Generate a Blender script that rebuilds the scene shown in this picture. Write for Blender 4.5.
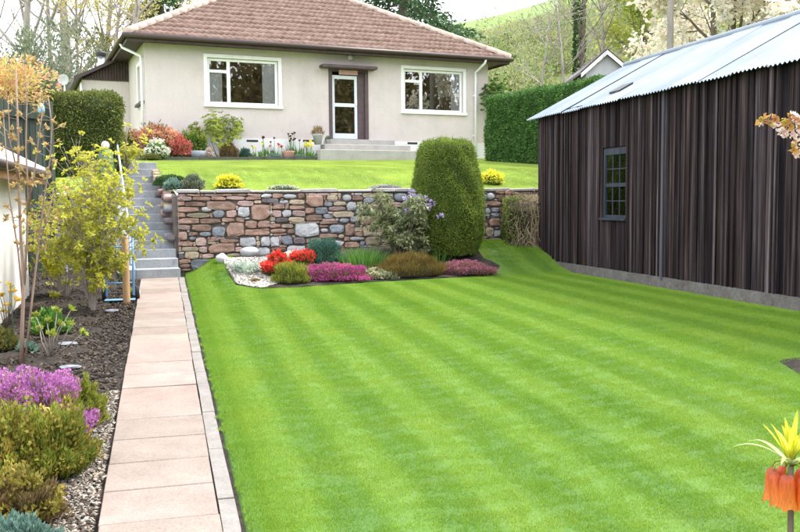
import bpy, bmesh, math, random
import numpy as np
from mathutils import Vector, Matrix
for o in list(bpy.data.objects): bpy.data.objects.remove(o)
scene = bpy.context.scene
C = scene.collection
RNG = np.random.default_rng(7)
random.seed(7)

# ------------------------------------------------------------------ camera
F_PX, PW, PH = 876.0, 800.0, 532.0
PITCH, ROLL = math.atan(65.5/F_PX), 0.0085
EYE = Vector((0, 0, 1.6))
_f = Vector((0, math.cos(PITCH), -math.sin(PITCH)))
_u0 = Vector((0, math.sin(PITCH), math.cos(PITCH)))
_r0 = Vector((1, 0, 0))
_r = _r0*math.cos(ROLL) - _u0*math.sin(ROLL)
_u = _u0*math.cos(ROLL) + _r0*math.sin(ROLL)
cam = bpy.data.cameras.new('camera'); camo = bpy.data.objects.new('camera', cam); C.objects.link(camo)
cam.sensor_width = 36; cam.lens = 36*F_PX/PW; cam.clip_end = 2000; cam.clip_start = .05
M = Matrix((_r, _u, -_f)).transposed().to_4x4(); M.translation = EYE
camo.matrix_world = M
scene.camera = camo
# ------------------------------------------------------------------ sky and sun
SUN_EL, SUN_DIR = math.radians(57), Vector((.88, .42, 0)).normalized()
w = bpy.data.worlds.new('World'); scene.world = w; w.use_nodes = True
nt = w.node_tree; nt.nodes.clear()
sky = nt.nodes.new('ShaderNodeTexSky'); sky.sky_type = 'NISHITA'; sky.sun_disc = False
sky.sun_elevation = SUN_EL; sky.sun_rotation = math.atan2(SUN_DIR.x, SUN_DIR.y)
sky.dust_density = 3.0; sky.air_density = 1.0
mx = nt.nodes.new('ShaderNodeMix'); mx.data_type = 'RGBA'
mx.inputs[0].default_value = .72                       # thin bright cloud all over
mx.inputs[7].default_value = (8.2, 8.3, 8.6, 1)
bg = nt.nodes.new('ShaderNodeBackground'); bg.inputs[1].default_value = .15
out = nt.nodes.new('ShaderNodeOutputWorld')
nt.links.new(sky.outputs[0], mx.inputs[6]); nt.links.new(mx.outputs[2], bg.inputs[0]); nt.links.new(bg.outputs[0], out.inputs[0])
sl = bpy.data.lights.new('sun', 'SUN'); sl.energy = 1.9; sl.angle = math.radians(12); sl.color = (1, .94, .84)
so = bpy.data.objects.new('sun', sl); C.objects.link(so)
sv = SUN_DIR*math.cos(SUN_EL) + Vector((0, 0, math.sin(SUN_EL)))
so.rotation_euler = sv.to_track_quat('Z', 'Y').to_euler(); so.location = (20, 15, 30)
scene.view_settings.view_transform = 'Standard'; scene.view_settings.look = 'None'
scene.view_settings.exposure = 1.68; scene.view_settings.gamma = 1

# ------------------------------------------------------------------ helpers: pixels to places
def ray(px, py):
    d = _f*F_PX + _r*(px-PW/2) + _u*(PH/2-py)
    return d/d.y
def P(px, py, Y): return EYE + ray(px, py)*Y
D = Vector((-.2717, 1, 0)).normalized()          # path direction
N = Vector((D.y, -D.x, 0))                        # to the right of it
O3 = P(222, 532, 4.26); O = Vector((O3.x, O3.y, 0)); Z0 = P(158, 532, 4.26).z
PF = P(158, 277, 14.7)
A_ST = (Vector((PF.x, PF.y, 0))-O).dot(D)          # foot of the stairs
SLOPE = (PF.z-Z0)/A_ST
def ab(x, y):
    v = Vector((x, y, 0))-O
    return v.dot(D), v.dot(N)
def fromab(a, b, z=0):
    v = O + D*a + N*b
    return Vector((v.x, v.y, z))
WLp = P(178, 230, 15.3); A_W = ab(WLp.x, WLp.y)[0]; B_WL = ab(WLp.x, WLp.y)[1]
SHC = P(540, 268, 16.1)
A_SH, B_SH = ab(SHC.x, SHC.y)
def ss(t):
    t = min(1, max(0, t)); return t*t*(3-2*t)
def lerp(a, b, t): return a+(b-a)*t
def HL(x, y):
    """height of the lower garden"""
    a, b = ab(x, y)
    zp = Z0 + SLOPE*min(max(a, -8), A_ST+.5)
    z = lerp(zp, .36, ss((b-.3)/(B_SH-.3)))
    wd = A_W-a
    if b > -.1:
        zb = lerp(.62, .84, ss(b/6.5))
        t = ss((2.5-wd)/2.3)*ss((b-.15)/.6)
        z = lerp(z, zb, t)
    elif b < -1.0 and wd < 2.5:
        z += .12*ss((2.5-wd)/2.3)
    return z
def HU(x, y):
    """height of the upper garden and the hills"""
    a, b = ab(x, y)
    wd = max(0, a-A_W)
    if wd < 3: z = 1.74+.185*wd
    else: z = 1.74+.555 + .085*(wd-3) if wd < 9 else 1.74+.555+.51+.06*(min(wd, 16)-9)
    if a > 26:
        ang = x/max(y, 1)
        top = lerp(13, 25, ss((ang+.25)/.30)) + 7.5*ss((ang-.04)/.25)
        t = (y-32)/115
        z += top*ss(t)
        if y > 147: z += .02*(y-147)
        z += .5*math.sin(x*.11+1)*math.sin(y*.07)*ss(t*2)
    return z
def hit(px, py, H=HL):
    """where the ray of a photo pixel meets the ground"""
    r = ray(px, py); Y = 1.0
    while Y < 60:
        p = EYE+r*Y
        if p.z < H(p.x, p.y): break
        Y += .02
    return Vector((p.x, p.y, H(p.x, p.y)))

# ------------------------------------------------------------------ helpers: objects
def tag(o, label, cat, group=None, kind=None):
    if label: o['label'] = label
    if cat: o['category'] = cat
    if group: o['group'] = group
    if kind: o['kind'] = kind
    return o
def thing(name, label, cat, loc=(0, 0, 0), rz=0, group=None):
    o = bpy.data.objects.new(name, None); C.objects.link(o)
    o.location = loc; o.rotation_euler = (0, 0, rz); o.empty_display_size = .1
    return tag(o, label, cat, group)
def link(name, me, m, parent=None, loc=(0, 0, 0), rz=0):
    if me.materials: pass
    elif m is not None: me.materials.append(m)
    o = bpy.data.objects.new(name, me); C.objects.link(o)
    o.location = loc; o.rotation_euler = (0, 0, rz)
    if parent: o.parent = parent
    return o
def np_mesh(name, V, Fq, smooth=False):
    """V (n,3); Fq (m,k) faces of equal size"""
    V = np.asarray(V, np.float32); Fq = np.asarray(Fq, np.int32)
    me = bpy.data.meshes.new(name)
    me.vertices.add(len(V)); me.vertices.foreach_set('co', V.ravel())
    k = Fq.shape[1]
    me.loops.add(Fq.size); me.loops.foreach_set('vertex_index', Fq.ravel())
    me.polygons.add(len(Fq)); me.polygons.foreach_set('loop_start', np.arange(0, Fq.size, k, dtype=np.int32))
    if smooth: me.polygons.foreach_set('use_smooth', np.ones(len(Fq), bool))
    me.update(calc_edges=True)
    return me
class MB:
    def __init__(s): s.v = []; s.f = []
    def add(s, vs, fs):
        n = len(s.v); s.v += [tuple(v) for v in vs]; s.f += [tuple(i+n for i in f) for f in fs]; return s
    def box(s, x0, x1, y0, y1, z0, z1):
        vs = [(x0,y0,z0),(x1,y0,z0),(x1,y1,z0),(x0,y1,z0),(x0,y0,z1),(x1,y0,z1),(x1,y1,z1),(x0,y1,z1)]
        return s.add(vs, [(0,3,2,1),(4,5,6,7),(0,1,5,4),(1,2,6,5),(2,3,7,6),(3,0,4,7)])
    def prism(s, poly, axis_vec):
        n = len(poly); a = Vector(axis_vec)
        vs = [Vector(p) for p in poly]; vs = vs+[p+a for p in vs]
        fs = [tuple(range(n))[::-1], tuple(range(n, 2*n))]+[(i, (i+1) % n, n+(i+1) % n, n+i) for i in range(n)]
        return s.add(vs, fs)
    def tube(s, pts, rad, k=6, cap=True):
        pts = [Vector(p) for p in pts]
        if not hasattr(rad, '__len__'): rad = [rad]*len(pts)
        rings = []; prev = None
        for i, p in enumerate(pts):
            t = (pts[min(i+1, len(pts)-1)]-pts[max(i-1, 0)])
            if t.length < 1e-9: t = Vector((0, 0, 1))
            t.normalize()
            if prev is None: a = t.orthogonal().normalized()
            else:
                a = prev-t*prev.dot(t)
                a = a.normalized() if a.length > 1e-6 else t.orthogonal().normalized()
            prev = a; b = t.cross(a)
            rings.append([p+(a*math.cos(2*math.pi*j/k)+b*math.sin(2*math.pi*j/k))*rad[i] for j in range(k)])
        vs = [v for r in rings for v in r]; fs = []
        for i in range(len(pts)-1):
            for j in range(k):
                fs.append((i*k+j, i*k+(j+1) % k, (i+1)*k+(j+1) % k, (i+1)*k+j))
        if cap: fs += [tuple(range(k))[::-1], tuple(range((len(pts)-1)*k, len(pts)*k))]
        return s.add(vs, fs)
    def lathe(s, prof, k=16, c=(0, 0, 0)):
        vs = []; fs = []
        for r, z in prof:
            for j in range(k):
                t = 2*math.pi*j/k; vs.append((c[0]+r*math.cos(t), c[1]+r*math.sin(t), c[2]+z))
        for i in range(len(prof)-1):
            for j in range(k): fs.append((i*k+j, i*k+(j+1) % k, (i+1)*k+(j+1) % k, (i+1)*k+j))
        fs += [tuple(range(k))[::-1], tuple(range((len(prof)-1)*k, len(prof)*k))]
        return s.add(vs, fs)
    def mesh(s, name, smooth=False):
        me = bpy.data.meshes.new(name); me.from_pydata(s.v, [], s.f)
        if smooth:
            for p in me.polygons: p.use_smooth = True
        me.update(); return me
    def build(s, name, m, parent=None, smooth=False, loc=(0, 0, 0), rz=0, bevel=0):
        me = s.mesh(name, smooth)
        if bevel:
            bm = bmesh.new(); bm.from_mesh(me)
            bmesh.ops.bevel(bm, geom=bm.edges[:], offset=bevel, segments=1, affect='EDGES')
            bm.to_mesh(me); bm.free()
        return link(name, me, m, parent, loc, rz)

# ------------------------------------------------------------------ helpers: materials
MATS = {}
def _nodes(name):
    m = bpy.data.materials.new(name); m.use_nodes = True
    t = m.node_tree; t.nodes.clear()
    o = t.nodes.new('ShaderNodeOutputMaterial'); b = t.nodes.new('ShaderNodeBsdfPrincipled')
    t.links.new(b.outputs[0], o.inputs[0])
    MATS[name] = m
    return m, t, b, o
def ramp(t, fac, cols):
    r = t.nodes.new('ShaderNodeValToRGB'); e = r.color_ramp.elements
    n = len(cols)
    while len(e) < n: e.new(.5)
    for i, c in enumerate(cols):
        if len(c) == 2: pos, col = c
        else: pos, col = i/max(1, n-1), c
        e[i].position = pos; e[i].color = (*col, 1)
    t.links.new(fac, r.inputs[0]); return r.outputs[0]
def position(t, scale=(1, 1, 1)):
    g = t.nodes.new('ShaderNodeNewGeometry')
    mp = t.nodes.new('ShaderNodeMapping'); mp.inputs['Scale'].default_value = scale
    t.links.new(g.outputs['Position'], mp.inputs[0]); return mp.outputs[0]
def noise(t, vec, scale, detail=4, rough=.6):
    n = t.nodes.new('ShaderNodeTexNoise'); n.inputs['Scale'].default_value = scale
    n.inputs['Detail'].default_value = detail; n.inputs['Roughness'].default_value = rough
    t.links.new(vec, n.inputs['Vector']); return n.outputs['Fac']
def mixc(t, fac, a, b, mode='MIX'):
    m = t.nodes.new('ShaderNodeMix'); m.data_type = 'RGBA'; m.blend_type = mode
    for s, v in ((m.inputs[0], fac), (m.inputs[6], a), (m.inputs[7], b)):
        if isinstance(v, (int, float)): s.default_value = v
        elif isinstance(v, tuple): s.default_value = (*v, 1) if len(v) == 3 else v
        else: t.links.new(v, s)
    return m.outputs[2]
def bump(t, b, h, strength=.3, dist=.01):
    n = t.nodes.new('ShaderNodeBump'); n.inputs['Strength'].default_value = strength; n.inputs['Distance'].default_value = dist
    t.links.new(h, n.inputs['Height']); t.links.new(n.outputs[0], b.inputs['Normal'])
def surf(name, cols, scale=3, rough=.85, bumps=None, stretch=(1, 1, 1), objrand=None, spec=.25, metal=0, fine=None, wear=None, streak=0):
    """general surface: noise ramp over cols, optionally tinted per object"""
    m, t, b, o = _nodes(name)
    pos = position(t, stretch)
    c = ramp(t, noise(t, pos, scale, 6, .62), [(.28+.44*i/max(1, len(cols)-1), x) for i, x in enumerate(cols)])
    if objrand:
        oi = t.nodes.new('ShaderNodeObjectInfo')
        c2 = ramp(t, oi.outputs['Random'], objrand)
        c = mixc(t, 1.0, c, c2, 'MULTIPLY')
    if fine:
        f = noise(t, pos, fine[0], 3, .6)
        c = mixc(t, fine[1], c, ramp(t, f, [(.3, (.25, .25, .25)), (.7, (1, 1, 1))]), 'MULTIPLY')
    if wear:
        f = noise(t, pos, wear[0], 5, .7)
        c = mixc(t, ramp(t, f, [(wear[1], (0, 0, 0)), (wear[1]+.08, (1, 1, 1))]), c, wear[2])
    if streak:      # rain streaks and grime running down
        f = noise(t, position(t, (3.2, 3.2, .22)), 1.6, 6, .7)
        c = mixc(t, streak, c, ramp(t, f, [(.34, (.62,.60,.55)), (.52, (1, 1, 1))]), 'MULTIPLY')
    t.links.new(c, b.inputs['Base Color'])
    b.inputs['Roughness'].default_value = rough; b.inputs['Specular IOR Level'].default_value = spec; b.inputs['Metallic'].default_value = metal
    if bumps: bump(t, b, noise(t, pos, bumps[0], 5, .65), bumps[1], bumps[2])
    return m
def leaf(name, cols, transl=.35, rough=.55, patch=None):
    """foliage: a colour per leaf, a slower drift over the plant, some light through it"""
    m, t, b, o = _nodes(name)
    g = t.nodes.new('ShaderNodeNewGeometry')
    c = ramp(t, g.outputs['Random Per Island'], cols)
    pn = noise(t, position(t), patch or 2.5, 3, .5)
    c = mixc(t, 1.0, c, ramp(t, pn, [(.3, (.72, .76, .72)), (.7, (1.2, 1.17, 1.05))]), 'MULTIPLY')
    t.links.new(c, b.inputs['Base Color']); b.inputs['Roughness'].default_value = rough; b.inputs['Specular IOR Level'].default_value = .2
    tr = t.nodes.new('ShaderNodeBsdfTranslucent'); t.links.new(c, tr.inputs[0])
    mix = t.nodes.new('ShaderNodeMixShader'); mix.inputs[0].default_value = transl
    t.links.new(b.outputs[0], mix.inputs[1]); t.links.new(tr.outputs[0], mix.inputs[2]); t.links.new(mix.outputs[0], o.inputs[0])
    return m
def plain(name, col, rough=.6, spec=.3, metal=0): return surf(name, [tuple(x*.93 for x in col), tuple(min(1, x*1.07) for x in col)], 6, rough, None, spec=spec, metal=metal)

m_soil = surf('soil', [(.016,.012,.010), (.042,.034,.029), (.07,.058,.05)], 9, .95, (26, .9, .03), fine=(60, .5))
m_slab = surf('slab', [(.215,.187,.168), (.30,.263,.238)], 3.5, .85, (120, .25, .003), objrand=[(0, (.80,.74,.69)), (.25, (1.10,1.08,1.04)), (.45, (1.06,.92,.895)), (.6, (.88,.80,.72)), (.8, (1.12,1.08,1.03)), (1, (.92,.86,.82))], wear=(9, .64, (.17,.152,.13)), fine=(70, .42))
m_edge = surf('edging', [(.17,.158,.145), (.25,.235,.22)], 6, .9, (60, .4, .004), fine=(60, .3), wear=(8, .62, (.24,.23,.2)))
m_conc = surf('step_concrete', [(.25,.27,.29), (.38,.39,.41)], 4, .9, (50, .4, .004), stretch=(1,1,.6), fine=(40, .3), wear=(6, .62, (.2,.21,.21)))
m_pale = surf('pale_concrete', [(.33,.315,.295), (.43,.415,.39)], 4, .9, (50, .4, .004), fine=(40, .25), wear=(7, .6, (.36,.35,.33)))
m_cope = surf('coping_mortar', [(.36,.34,.34), (.54,.51,.50)], 7, .95, (40, .7, .01), fine=(50, .35), wear=(6, .6, (.28,.27,.27)))
m_mortar = surf('wall_mortar', [(.12,.10,.09), (.20,.17,.15)], 8, .95, (40, .7, .01))  # brownish mortar of the wall core, seen between the stones
_sr = [(0, (.62,.62,.62)), (.5, (1,1,1)), (1, (1.18,1.12,1.1))]
m_st = {
 'B': surf('stone_brown', [(0.227, 0.143, 0.114), (0.361, 0.235, 0.182), (0.458, 0.339, 0.279)], 7, .9, (30, .8, .012), objrand=_sr, fine=(70, .45)),
 'P': surf('stone_pink', [(0.405, 0.286, 0.262), (0.568, 0.412, 0.377)], 7, .9, (30, .8, .012), objrand=_sr, fine=(70, .4)),
 'G': surf('stone_grey', [(0.200,0.225,0.263), (0.375,0.400,0.450)], 8, .85, (30, .8, .012), objrand=_sr, fine=(60, .45)),
 'W': surf('stone_pale', [(0.375,0.388,0.413), (0.625,0.625,0.625)], 7, .85, (30, .7, .012), objrand=[(0, (.8,.8,.82)), (1, (1.1,1.1,1.08))], fine=(60, .4)),
 'T': surf('stone_tan', [(0.350,0.288,0.200), (0.550,0.463,0.350)], 7, .9, (30, .8, .012), objrand=_sr, fine=(60, .4)),
 'D': surf('stone_dark', [(0.138,0.119,0.125), (0.250,0.213,0.225)], 7, .9, (30, .8, .012), objrand=_sr, fine=(60, .4)),
}
m_render = surf('roughcast', [(.67,.585,.56), (.76,.675,.65), (.80,.715,.69)], 1.1, .95, (120, 1.0, .02), fine=(80, .30), streak=.07)
m_rwhite = surf('white_paint_roughcast', [(.72,.71,.70), (.82,.81,.80)], 3, .9, (110, .5, .01), fine=(70, .15), wear=(5, .68, (.5,.48,.46)))
m_white = plain('white_gloss', (.84,.84,.84), .4, .4)
m_brown = surf('brown_fascia', [(.045,.028,.024), (.075,.05,.045)], 5, .6, None)
m_gut = plain('gutter_brown', (.05,.032,.03), .45, .4)
m_tile = surf('roof_tile', [(.105,.066,.052), (.17,.110,.088), (.255,.185,.152)], 5, .9, (60, .5, .006), fine=(30, .35), wear=(4.5, .66, (.20,.15,.13)))
m_hip = surf('hip_tile', [(.40,.30,.25), (.56,.45,.38)], 5, .9, (60, .5, .006), objrand=[(0, (.85,.85,.85)), (1, (1.1,1.08,1.05))])  # sunlit paleness of the hips put into the tile colour
m_wood = surf('weathered_board', [(.010,.0086,.0098), (.044,.036,.038), (.120,.103,.105)], 1.0, .95, (6, .8, .006), stretch=(26, 26, .6), spec=.04, wear=(1.5, .66, (.13,.12,.12)), objrand=[(0, (.35,.35,.4)), (.3, (.8,.7,.66)), (.55, (1.2,1.02,.98)), (.75, (.75,.75,.82)), (.9, (1.7,1.6,1.6)), (1, (2.8,2.75,2.85))], fine=(5, .5))
m_bluewood = surf('faded_blue_wood', [(.018,.023,.031), (.045,.054,.070)], 1.2, .8, (6, .5, .004), stretch=(10, 10, 1))
m_tin = surf('galvanised_sheet', [(.15,.185,.225), (.225,.265,.31)], 1.1, .55, None, objrand=[(0, (.78,.8,.82)), (.5, (1, 1, 1)), (1, (1.14,1.13,1.12))], metal=.1, spec=.4, wear=(2.6, .63, (.20,.165,.14)))
m_dark = plain('dark_metal', (.03,.03,.033), .5)
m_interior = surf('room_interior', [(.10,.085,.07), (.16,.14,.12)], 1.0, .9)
m_curtain = surf('curtain', [(.70,.71,.72), (.84,.85,.86)], 12, .9, None, stretch=(1, 1, .1))
m_bark = surf('bark', [(.09,.07,.055), (.20,.165,.135)], 9, .95, (30, .8, .01), stretch=(1, 1, .3))
m_barkpale = surf('pale_bark', [(.22,.19,.17), (.38,.34,.31)], 7, .95, (30, .7, .01), stretch=(1, 1, .4))
m_barkred = surf('reddish_bark', [(.20,.13,.10), (.34,.25,.20)], 12, .9, (40, .5, .004), stretch=(1, 1, .3))
def glass():
    m, t, b, o = _nodes('window_glass')
    gl = t.nodes.new('ShaderNodeBsdfGlossy'); gl.inputs['Roughness'].default_value = .01
    tr = t.nodes.new('ShaderNodeBsdfTransparent'); tr.inputs[0].default_value = (.97, .98, .98, 1)
    fr = t.nodes.new('ShaderNodeFresnel'); fr.inputs[0].default_value = 1.9
    mp = t.nodes.new('ShaderNodeMath'); mp.operation = 'ADD'; mp.inputs[1].default_value = .06
    n = noise(t, position(t), 1.2, 1); bp = t.nodes.new('ShaderNodeBump'); bp.inputs['Strength'].default_value = .008; bp.inputs['Distance'].default_value = .1
    t.links.new(n, bp.inputs['Height']); t.links.new(bp.outputs[0], gl.inputs['Normal'])
    mix = t.nodes.new('ShaderNodeMixShader')
    t.links.new(fr.outputs[0], mp.inputs[0]); t.links.new(mp.outputs[0], mix.inputs[0])
    t.links.new(tr.outputs[0], mix.inputs[1]); t.links.new(gl.outputs[0], mix.inputs[2]); t.links.new(mix.outputs[0], o.inputs[0])
    return m
m_glass = glass()

def lawn_mat(name, lt, dk, blades):
    m, t, b, o = _nodes(name)
    g = t.nodes.new('ShaderNodeNewGeometry')
    dp = t.nodes.new('ShaderNodeVectorMath'); dp.operation = 'DOT_PRODUCT'; dp.inputs[1].default_value = (N.x, N.y, 0)
    t.links.new(g.outputs['Position'], dp.inputs[0])
    wob = t.nodes.new('ShaderNodeMath'); wob.operation = 'MULTIPLY_ADD'; wob.inputs[1].default_value = .05
    t.links.new(noise(t, position(t), 1.1, 4, .65), wob.inputs[0]); t.links.new(dp.outputs['Value'], wob.inputs[2])
    mu = t.nodes.new('ShaderNodeMath'); mu.operation = 'MULTIPLY'; mu.inputs[1].default_value = 2*math.pi/STRIPE
    t.links.new(wob.outputs[0], mu.inputs[0])
    sn = t.nodes.new('ShaderNodeMath'); sn.operation = 'SINE'; t.links.new(mu.outputs[0], sn.inputs[0])
    ad = t.nodes.new('ShaderNodeMath'); ad.operation = 'MULTIPLY_ADD'; ad.inputs[1].default_value = 1.0; ad.inputs[2].default_value = .5
    t.links.new(sn.outputs[0], ad.inputs[0]); ad.use_clamp = True
    c = mixc(t, ad.outputs[0], dk, lt)  # how leaning mown blades catch light, painted as light and dark stripes
    pn = noise(t, position(t), 1.3, 5, .7)
    c = mixc(t, 1.0, c, ramp(t, pn, [(.25, (.80, .86, .75)), (.45, (.96, 1, .96)), (.6, (1.04, 1.01, .97)), (.78, (1.22, 1.09, 1.0))]), 'MULTIPLY')
    if blades:
        c = mixc(t, .75, c, ramp(t, g.outputs['Random Per Island'], [(0, (.62, .72, .5)), (.5, (1, 1, 1)), (.92, (1.3, 1.2, 1.0)), (1, (1.9, 1.5, 1.5))]), 'MULTIPLY')
    t.links.new(c, b.inputs['Base Color']); b.inputs['Roughness'].default_value = .6; b.inputs['Specular IOR Level'].default_value = .2
    if blades:
        tr = t.nodes.new('ShaderNodeBsdfTranslucent'); t.links.new(c, tr.inputs[0])
        mix = t.nodes.new('ShaderNodeMixShader'); mix.inputs[0].default_value = .3
        t.links.new(b.outputs[0], mix.inputs[1]); t.links.new(tr.outputs[0], mix.inputs[2]); t.links.new(mix.outputs[0], o.inputs[0])
    return m
STRIPE = .54
m_lawn = lawn_mat('lawn_turf', (.075,.15,.022), (.055,.12,.018), False)
m_blade = lawn_mat('grass_blade', (.232,.368,.052), (.186,.324,.038), True)

# ------------------------------------------------------------------ helpers: foliage
def unit(v): return v/np.maximum(1e-9, np.linalg.norm(v, axis=1, keepdims=True))
def leaf_quads(pts, dirs, L, W, rng, fold=.15):
    """rhombic leaves growing from pts along dirs"""
    n = len(pts); pts = np.asarray(pts, float); d = unit(np.asarray(dirs, float))
    L = np.broadcast_to(L, n)*rng.uniform(.7, 1.3, n); W = np.broadcast_to(W, n)*rng.uniform(.7, 1.3, n)
    r = unit(rng.normal(size=(n, 3))); s = unit(np.cross(d, r)); u = np.cross(s, d)
    b = pts; tip = pts+d*L[:, None]+u*(L*fold*-1)[:, None]; mid = pts+d*(L*.5)[:, None]+u*(L*fold*.5)[:, None]
    V = np.stack([b, mid+s*(W/2)[:, None], tip, mid-s*(W/2)[:, None]], 1).reshape(-1, 3)
    return V, np.arange(4*n).reshape(-1, 4)
def spike_tris(pts, dirs, L, W, rng):
    n = len(pts); pts = np.asarray(pts, float); d = unit(np.asarray(dirs, float))
    L = np.broadcast_to(L, n)*rng.uniform(.65, 1.3, n); W = np.broadcast_to(W, n)*rng.uniform(.8, 1.2, n)
    s = unit(np.cross(d, unit(rng.normal(size=(n, 3)))))
    V = np.stack([pts+s*(W/2)[:, None], pts+d*L[:, None], pts-s*(W/2)[:, None]], 1).reshape(-1, 3)
    return V, np.arange(3*n).reshape(-1, 3)
def cloud(name, m, parent, pts, dirs, L, W, rng=RNG, spikes=False, loc=(0, 0, 0)):
    V, Fc = (spike_tris if spikes else leaf_quads)(pts, dirs, L, W, rng)
    o = link(name, np_mesh(name, V, Fc), m, parent, loc); o['kind'] = 'stuff'
    return o
def dome(n, rx, ry, h, rng=RNG, lumps=7, bottom=.0, shell=.35, lump=.16):
    """points near the surface of a lumpy mound and outward directions (local, base at z=0)"""
    t = rng.uniform(0, 2*np.pi, n); zz = rng.uniform(bottom, 1, n)
    rr = np.sqrt(np.maximum(0, 1-zz**2))
    d = np.stack([rr*np.cos(t), rr*np.sin(t), zz], 1)
    ph = rng.uniform(0, 6.28, (3,)); k = lumps
    l = 1+lump*(np.sin(k*.5*d[:, 0]*3+ph[0])*np.sin(k*.5*d[:, 1]*3+ph[1])+np.sin(k*.4*d[:, 2]*4+ph[2])*.6)
    q = 1-shell*rng.uniform(0, 1, n)**1.6
    p = d*(l*q)[:, None]*np.array([rx, ry, h])
    nn = unit(d/np.array([rx, ry, h]))
    return p, nn
def hullmesh(rx, ry, h, k=14, rings=6, s=.82):
    mb = MB(); prof = []
    for i in range(rings+1):
        t = (math.pi/2)*i/rings; prof.append((math.cos(t)+.001, math.sin(t)))
    mb.lathe(prof, k); mb.v = [(x*rx*s, y*ry*s, z*h*s) for x, y, z in mb.v]
    return mb
def clumps(n, k, rx, ry, h, z0, rng=RNG, spread=.22, shellbias=.5):
    """leaf points gathered into k clumps within an ellipsoid above z0"""
    c = unit(rng.normal(size=(k, 3)))*(rng.uniform(0, 1, (k, 1))**shellbias)
    i = rng.integers(0, k, n)
    off = rng.normal(size=(n, 3))*spread*rng.uniform(.6, 1.3, k)[i][:, None]
    p = c[i]+off; ln = np.linalg.norm(p, axis=1, keepdims=True)
    p = np.where(ln > 1.12, p/ln*1.12, p)
    P_ = p*np.array([rx, ry, h/2])+np.array([0, 0, z0+h/2])
    return P_, unit(p+off*1.5+np.array([0, 0, .25]))
def branches(rng, base, dirv, length, rad, depth, mb, tips, spread=.6, up=.25, nchild=(2, 4), segs=4, k=6, wob=.12, minr=.004):
    pts = [Vector(base)]; d = Vector(dirv).normalized(); rr = [rad]
    for i in range(segs):
        d = (d+Vector(rng.normal(size=3))*wob+Vector((0, 0, up*.12))).normalized()
        pts.append(pts[-1]+d*(length/segs)); rr.append(max(minr, rad*(1-.55*(i+1)/segs)))
    mb.tube(pts, rr, k, cap=False)
    if depth == 0:
        tips.append((pts[-1], d)); tips.append((pts[-2], d)); return
    for _ in range(rng.integers(nchild[0], nchild[1]+1)):
        i = rng.integers(max(1, segs//2), segs+1)
        nd = (d+Vector(rng.normal(size=3))*spread+Vector((0, 0, up))).normalized()
        branches(rng, pts[i], nd, length*rng.uniform(.5, .8), rr[i]*.62, depth-1, mb, tips, spread, up, nchild, max(2, segs-1), max(3, k-1), wob, minr)
    if depth > 0: branches(rng, pts[-1], d, length*.6, rr[-1], depth-1, mb, tips, spread, up, nchild, max(2, segs-1), max(3, k-1), wob, minr)
# ================================================================== SETTING
def grid_sheet(name, m, As, Bs, H, keep=None, smooth=True):
    V = []; idx = {}; Fc = []
    for i, a in enumerate(As):
        for j, b in enumerate(Bs):
            p = fromab(a, b); V.append((p.x, p.y, H(p.x, p.y, a, b)))
    nb = len(Bs)
    for i in range(len(As)-1):
        for j in range(nb-1):
            if keep and not keep((As[i]+As[i+1])/2, (Bs[j]+Bs[j+1])/2): continue
            Fc.append((i*nb+j, i*nb+j+1, (i+1)*nb+j+1, (i+1)*nb+j))
    o = link(name, np_mesh(name, V, Fc, smooth), m)
    return o
def spaced(*parts):
    r = []
    for a, b, n in parts: r += list(np.linspace(a, b, n, endpoint=False))
    return r+[parts[-1][1]]
# ground of the lower garden
o = grid_sheet('lawn', m_lawn, spaced((-70, -8, 10), (-8, A_W-3, 60), (A_W-3, A_W+.14, 36)),
    spaced((-70, -8, 10), (-8, -.7, 16), (-.7, .118, 4), (.118, .15, 1), (.15, 1.2, 14), (1.2, B_SH+2, 50), (B_SH+2, 80, 10)),
    lambda x, y, a, b: HL(x, y)-.06*(1-ss((b-.12)/.03)))
tag(o, None, None, kind='structure')
# upper garden, hills
A_TOP = A_ST+3.75
B_FT = ab(*P(180.5, 277, 14.7)[:2])[1]
def keep_u(a, b):
    return not (a < A_TOP and -1.35 < b < min(.02, B_FT-(a-A_ST)*.0945+.07))
o = grid_sheet('hillside', None, spaced((A_W+.14, A_TOP, 6), (A_TOP, A_W+10, 14), (A_W+10, 60, 20), (60, 170, 24), (170, 600, 10)),
    spaced((-260, -30, 16), (-30, -4, 14), (-4, -1.35, 4), (-1.35, .02, 26), (.02, 9, 16), (9, 40, 16), (40, 120, 16), (120, 400, 10)),
    lambda x, y, a, b: HU(x, y), keep_u)
def hill_mat():
    m, t, b, oo = _nodes('hill_grass')
    g = t.nodes.new('ShaderNodeNewGeometry'); sp = t.nodes.new('ShaderNodeSeparateXYZ'); t.links.new(g.outputs['Position'], sp.inputs[0])
    near = ramp(t, noise(t, position(t), 1.3, 5, .65), [(.3, (.15,.24,.045)), (.55, (.21,.31,.06)), (.75, (.27,.36,.085))])
    rough = ramp(t, noise(t, position(t), .5, 6, .7), [(.3, (.06,.075,.03)), (.5, (.12,.15,.055)), (.7, (.20,.17,.10))])
    field = ramp(t, noise(t, position(t), .06, 6, .6), [(.3, (.12,.19,.06)), (.7, (.20,.29,.09))])
    def step(out, lo, hi):
        mr = t.nodes.new('ShaderNodeMapRange'); mr.inputs[1].default_value = lo; mr.inputs[2].default_value = hi
        t.links.new(out, mr.inputs[0]); return mr.outputs[0]
    c = mixc(t, step(sp.outputs[1], 28, 32), near, rough)
    ny = t.nodes.new('ShaderNodeMath'); ny.operation = 'MULTIPLY_ADD'; ny.inputs[1].default_value = 26
    t.links.new(noise(t, position(t), .05, 3), ny.inputs[0]); t.links.new(sp.outputs[1], ny.inputs[2])
    c = mixc(t, step(ny.outputs[0], 116, 120), c, field)
    t.links.new(c, b.inputs['Base Color']); b.inputs['Roughness'].default_value = .9; b.inputs['Specular IOR Level'].default_value = .1
    bump(t, b, noise(t, position(t), 3, 5, .7), .5, .1)
    return m
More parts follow.
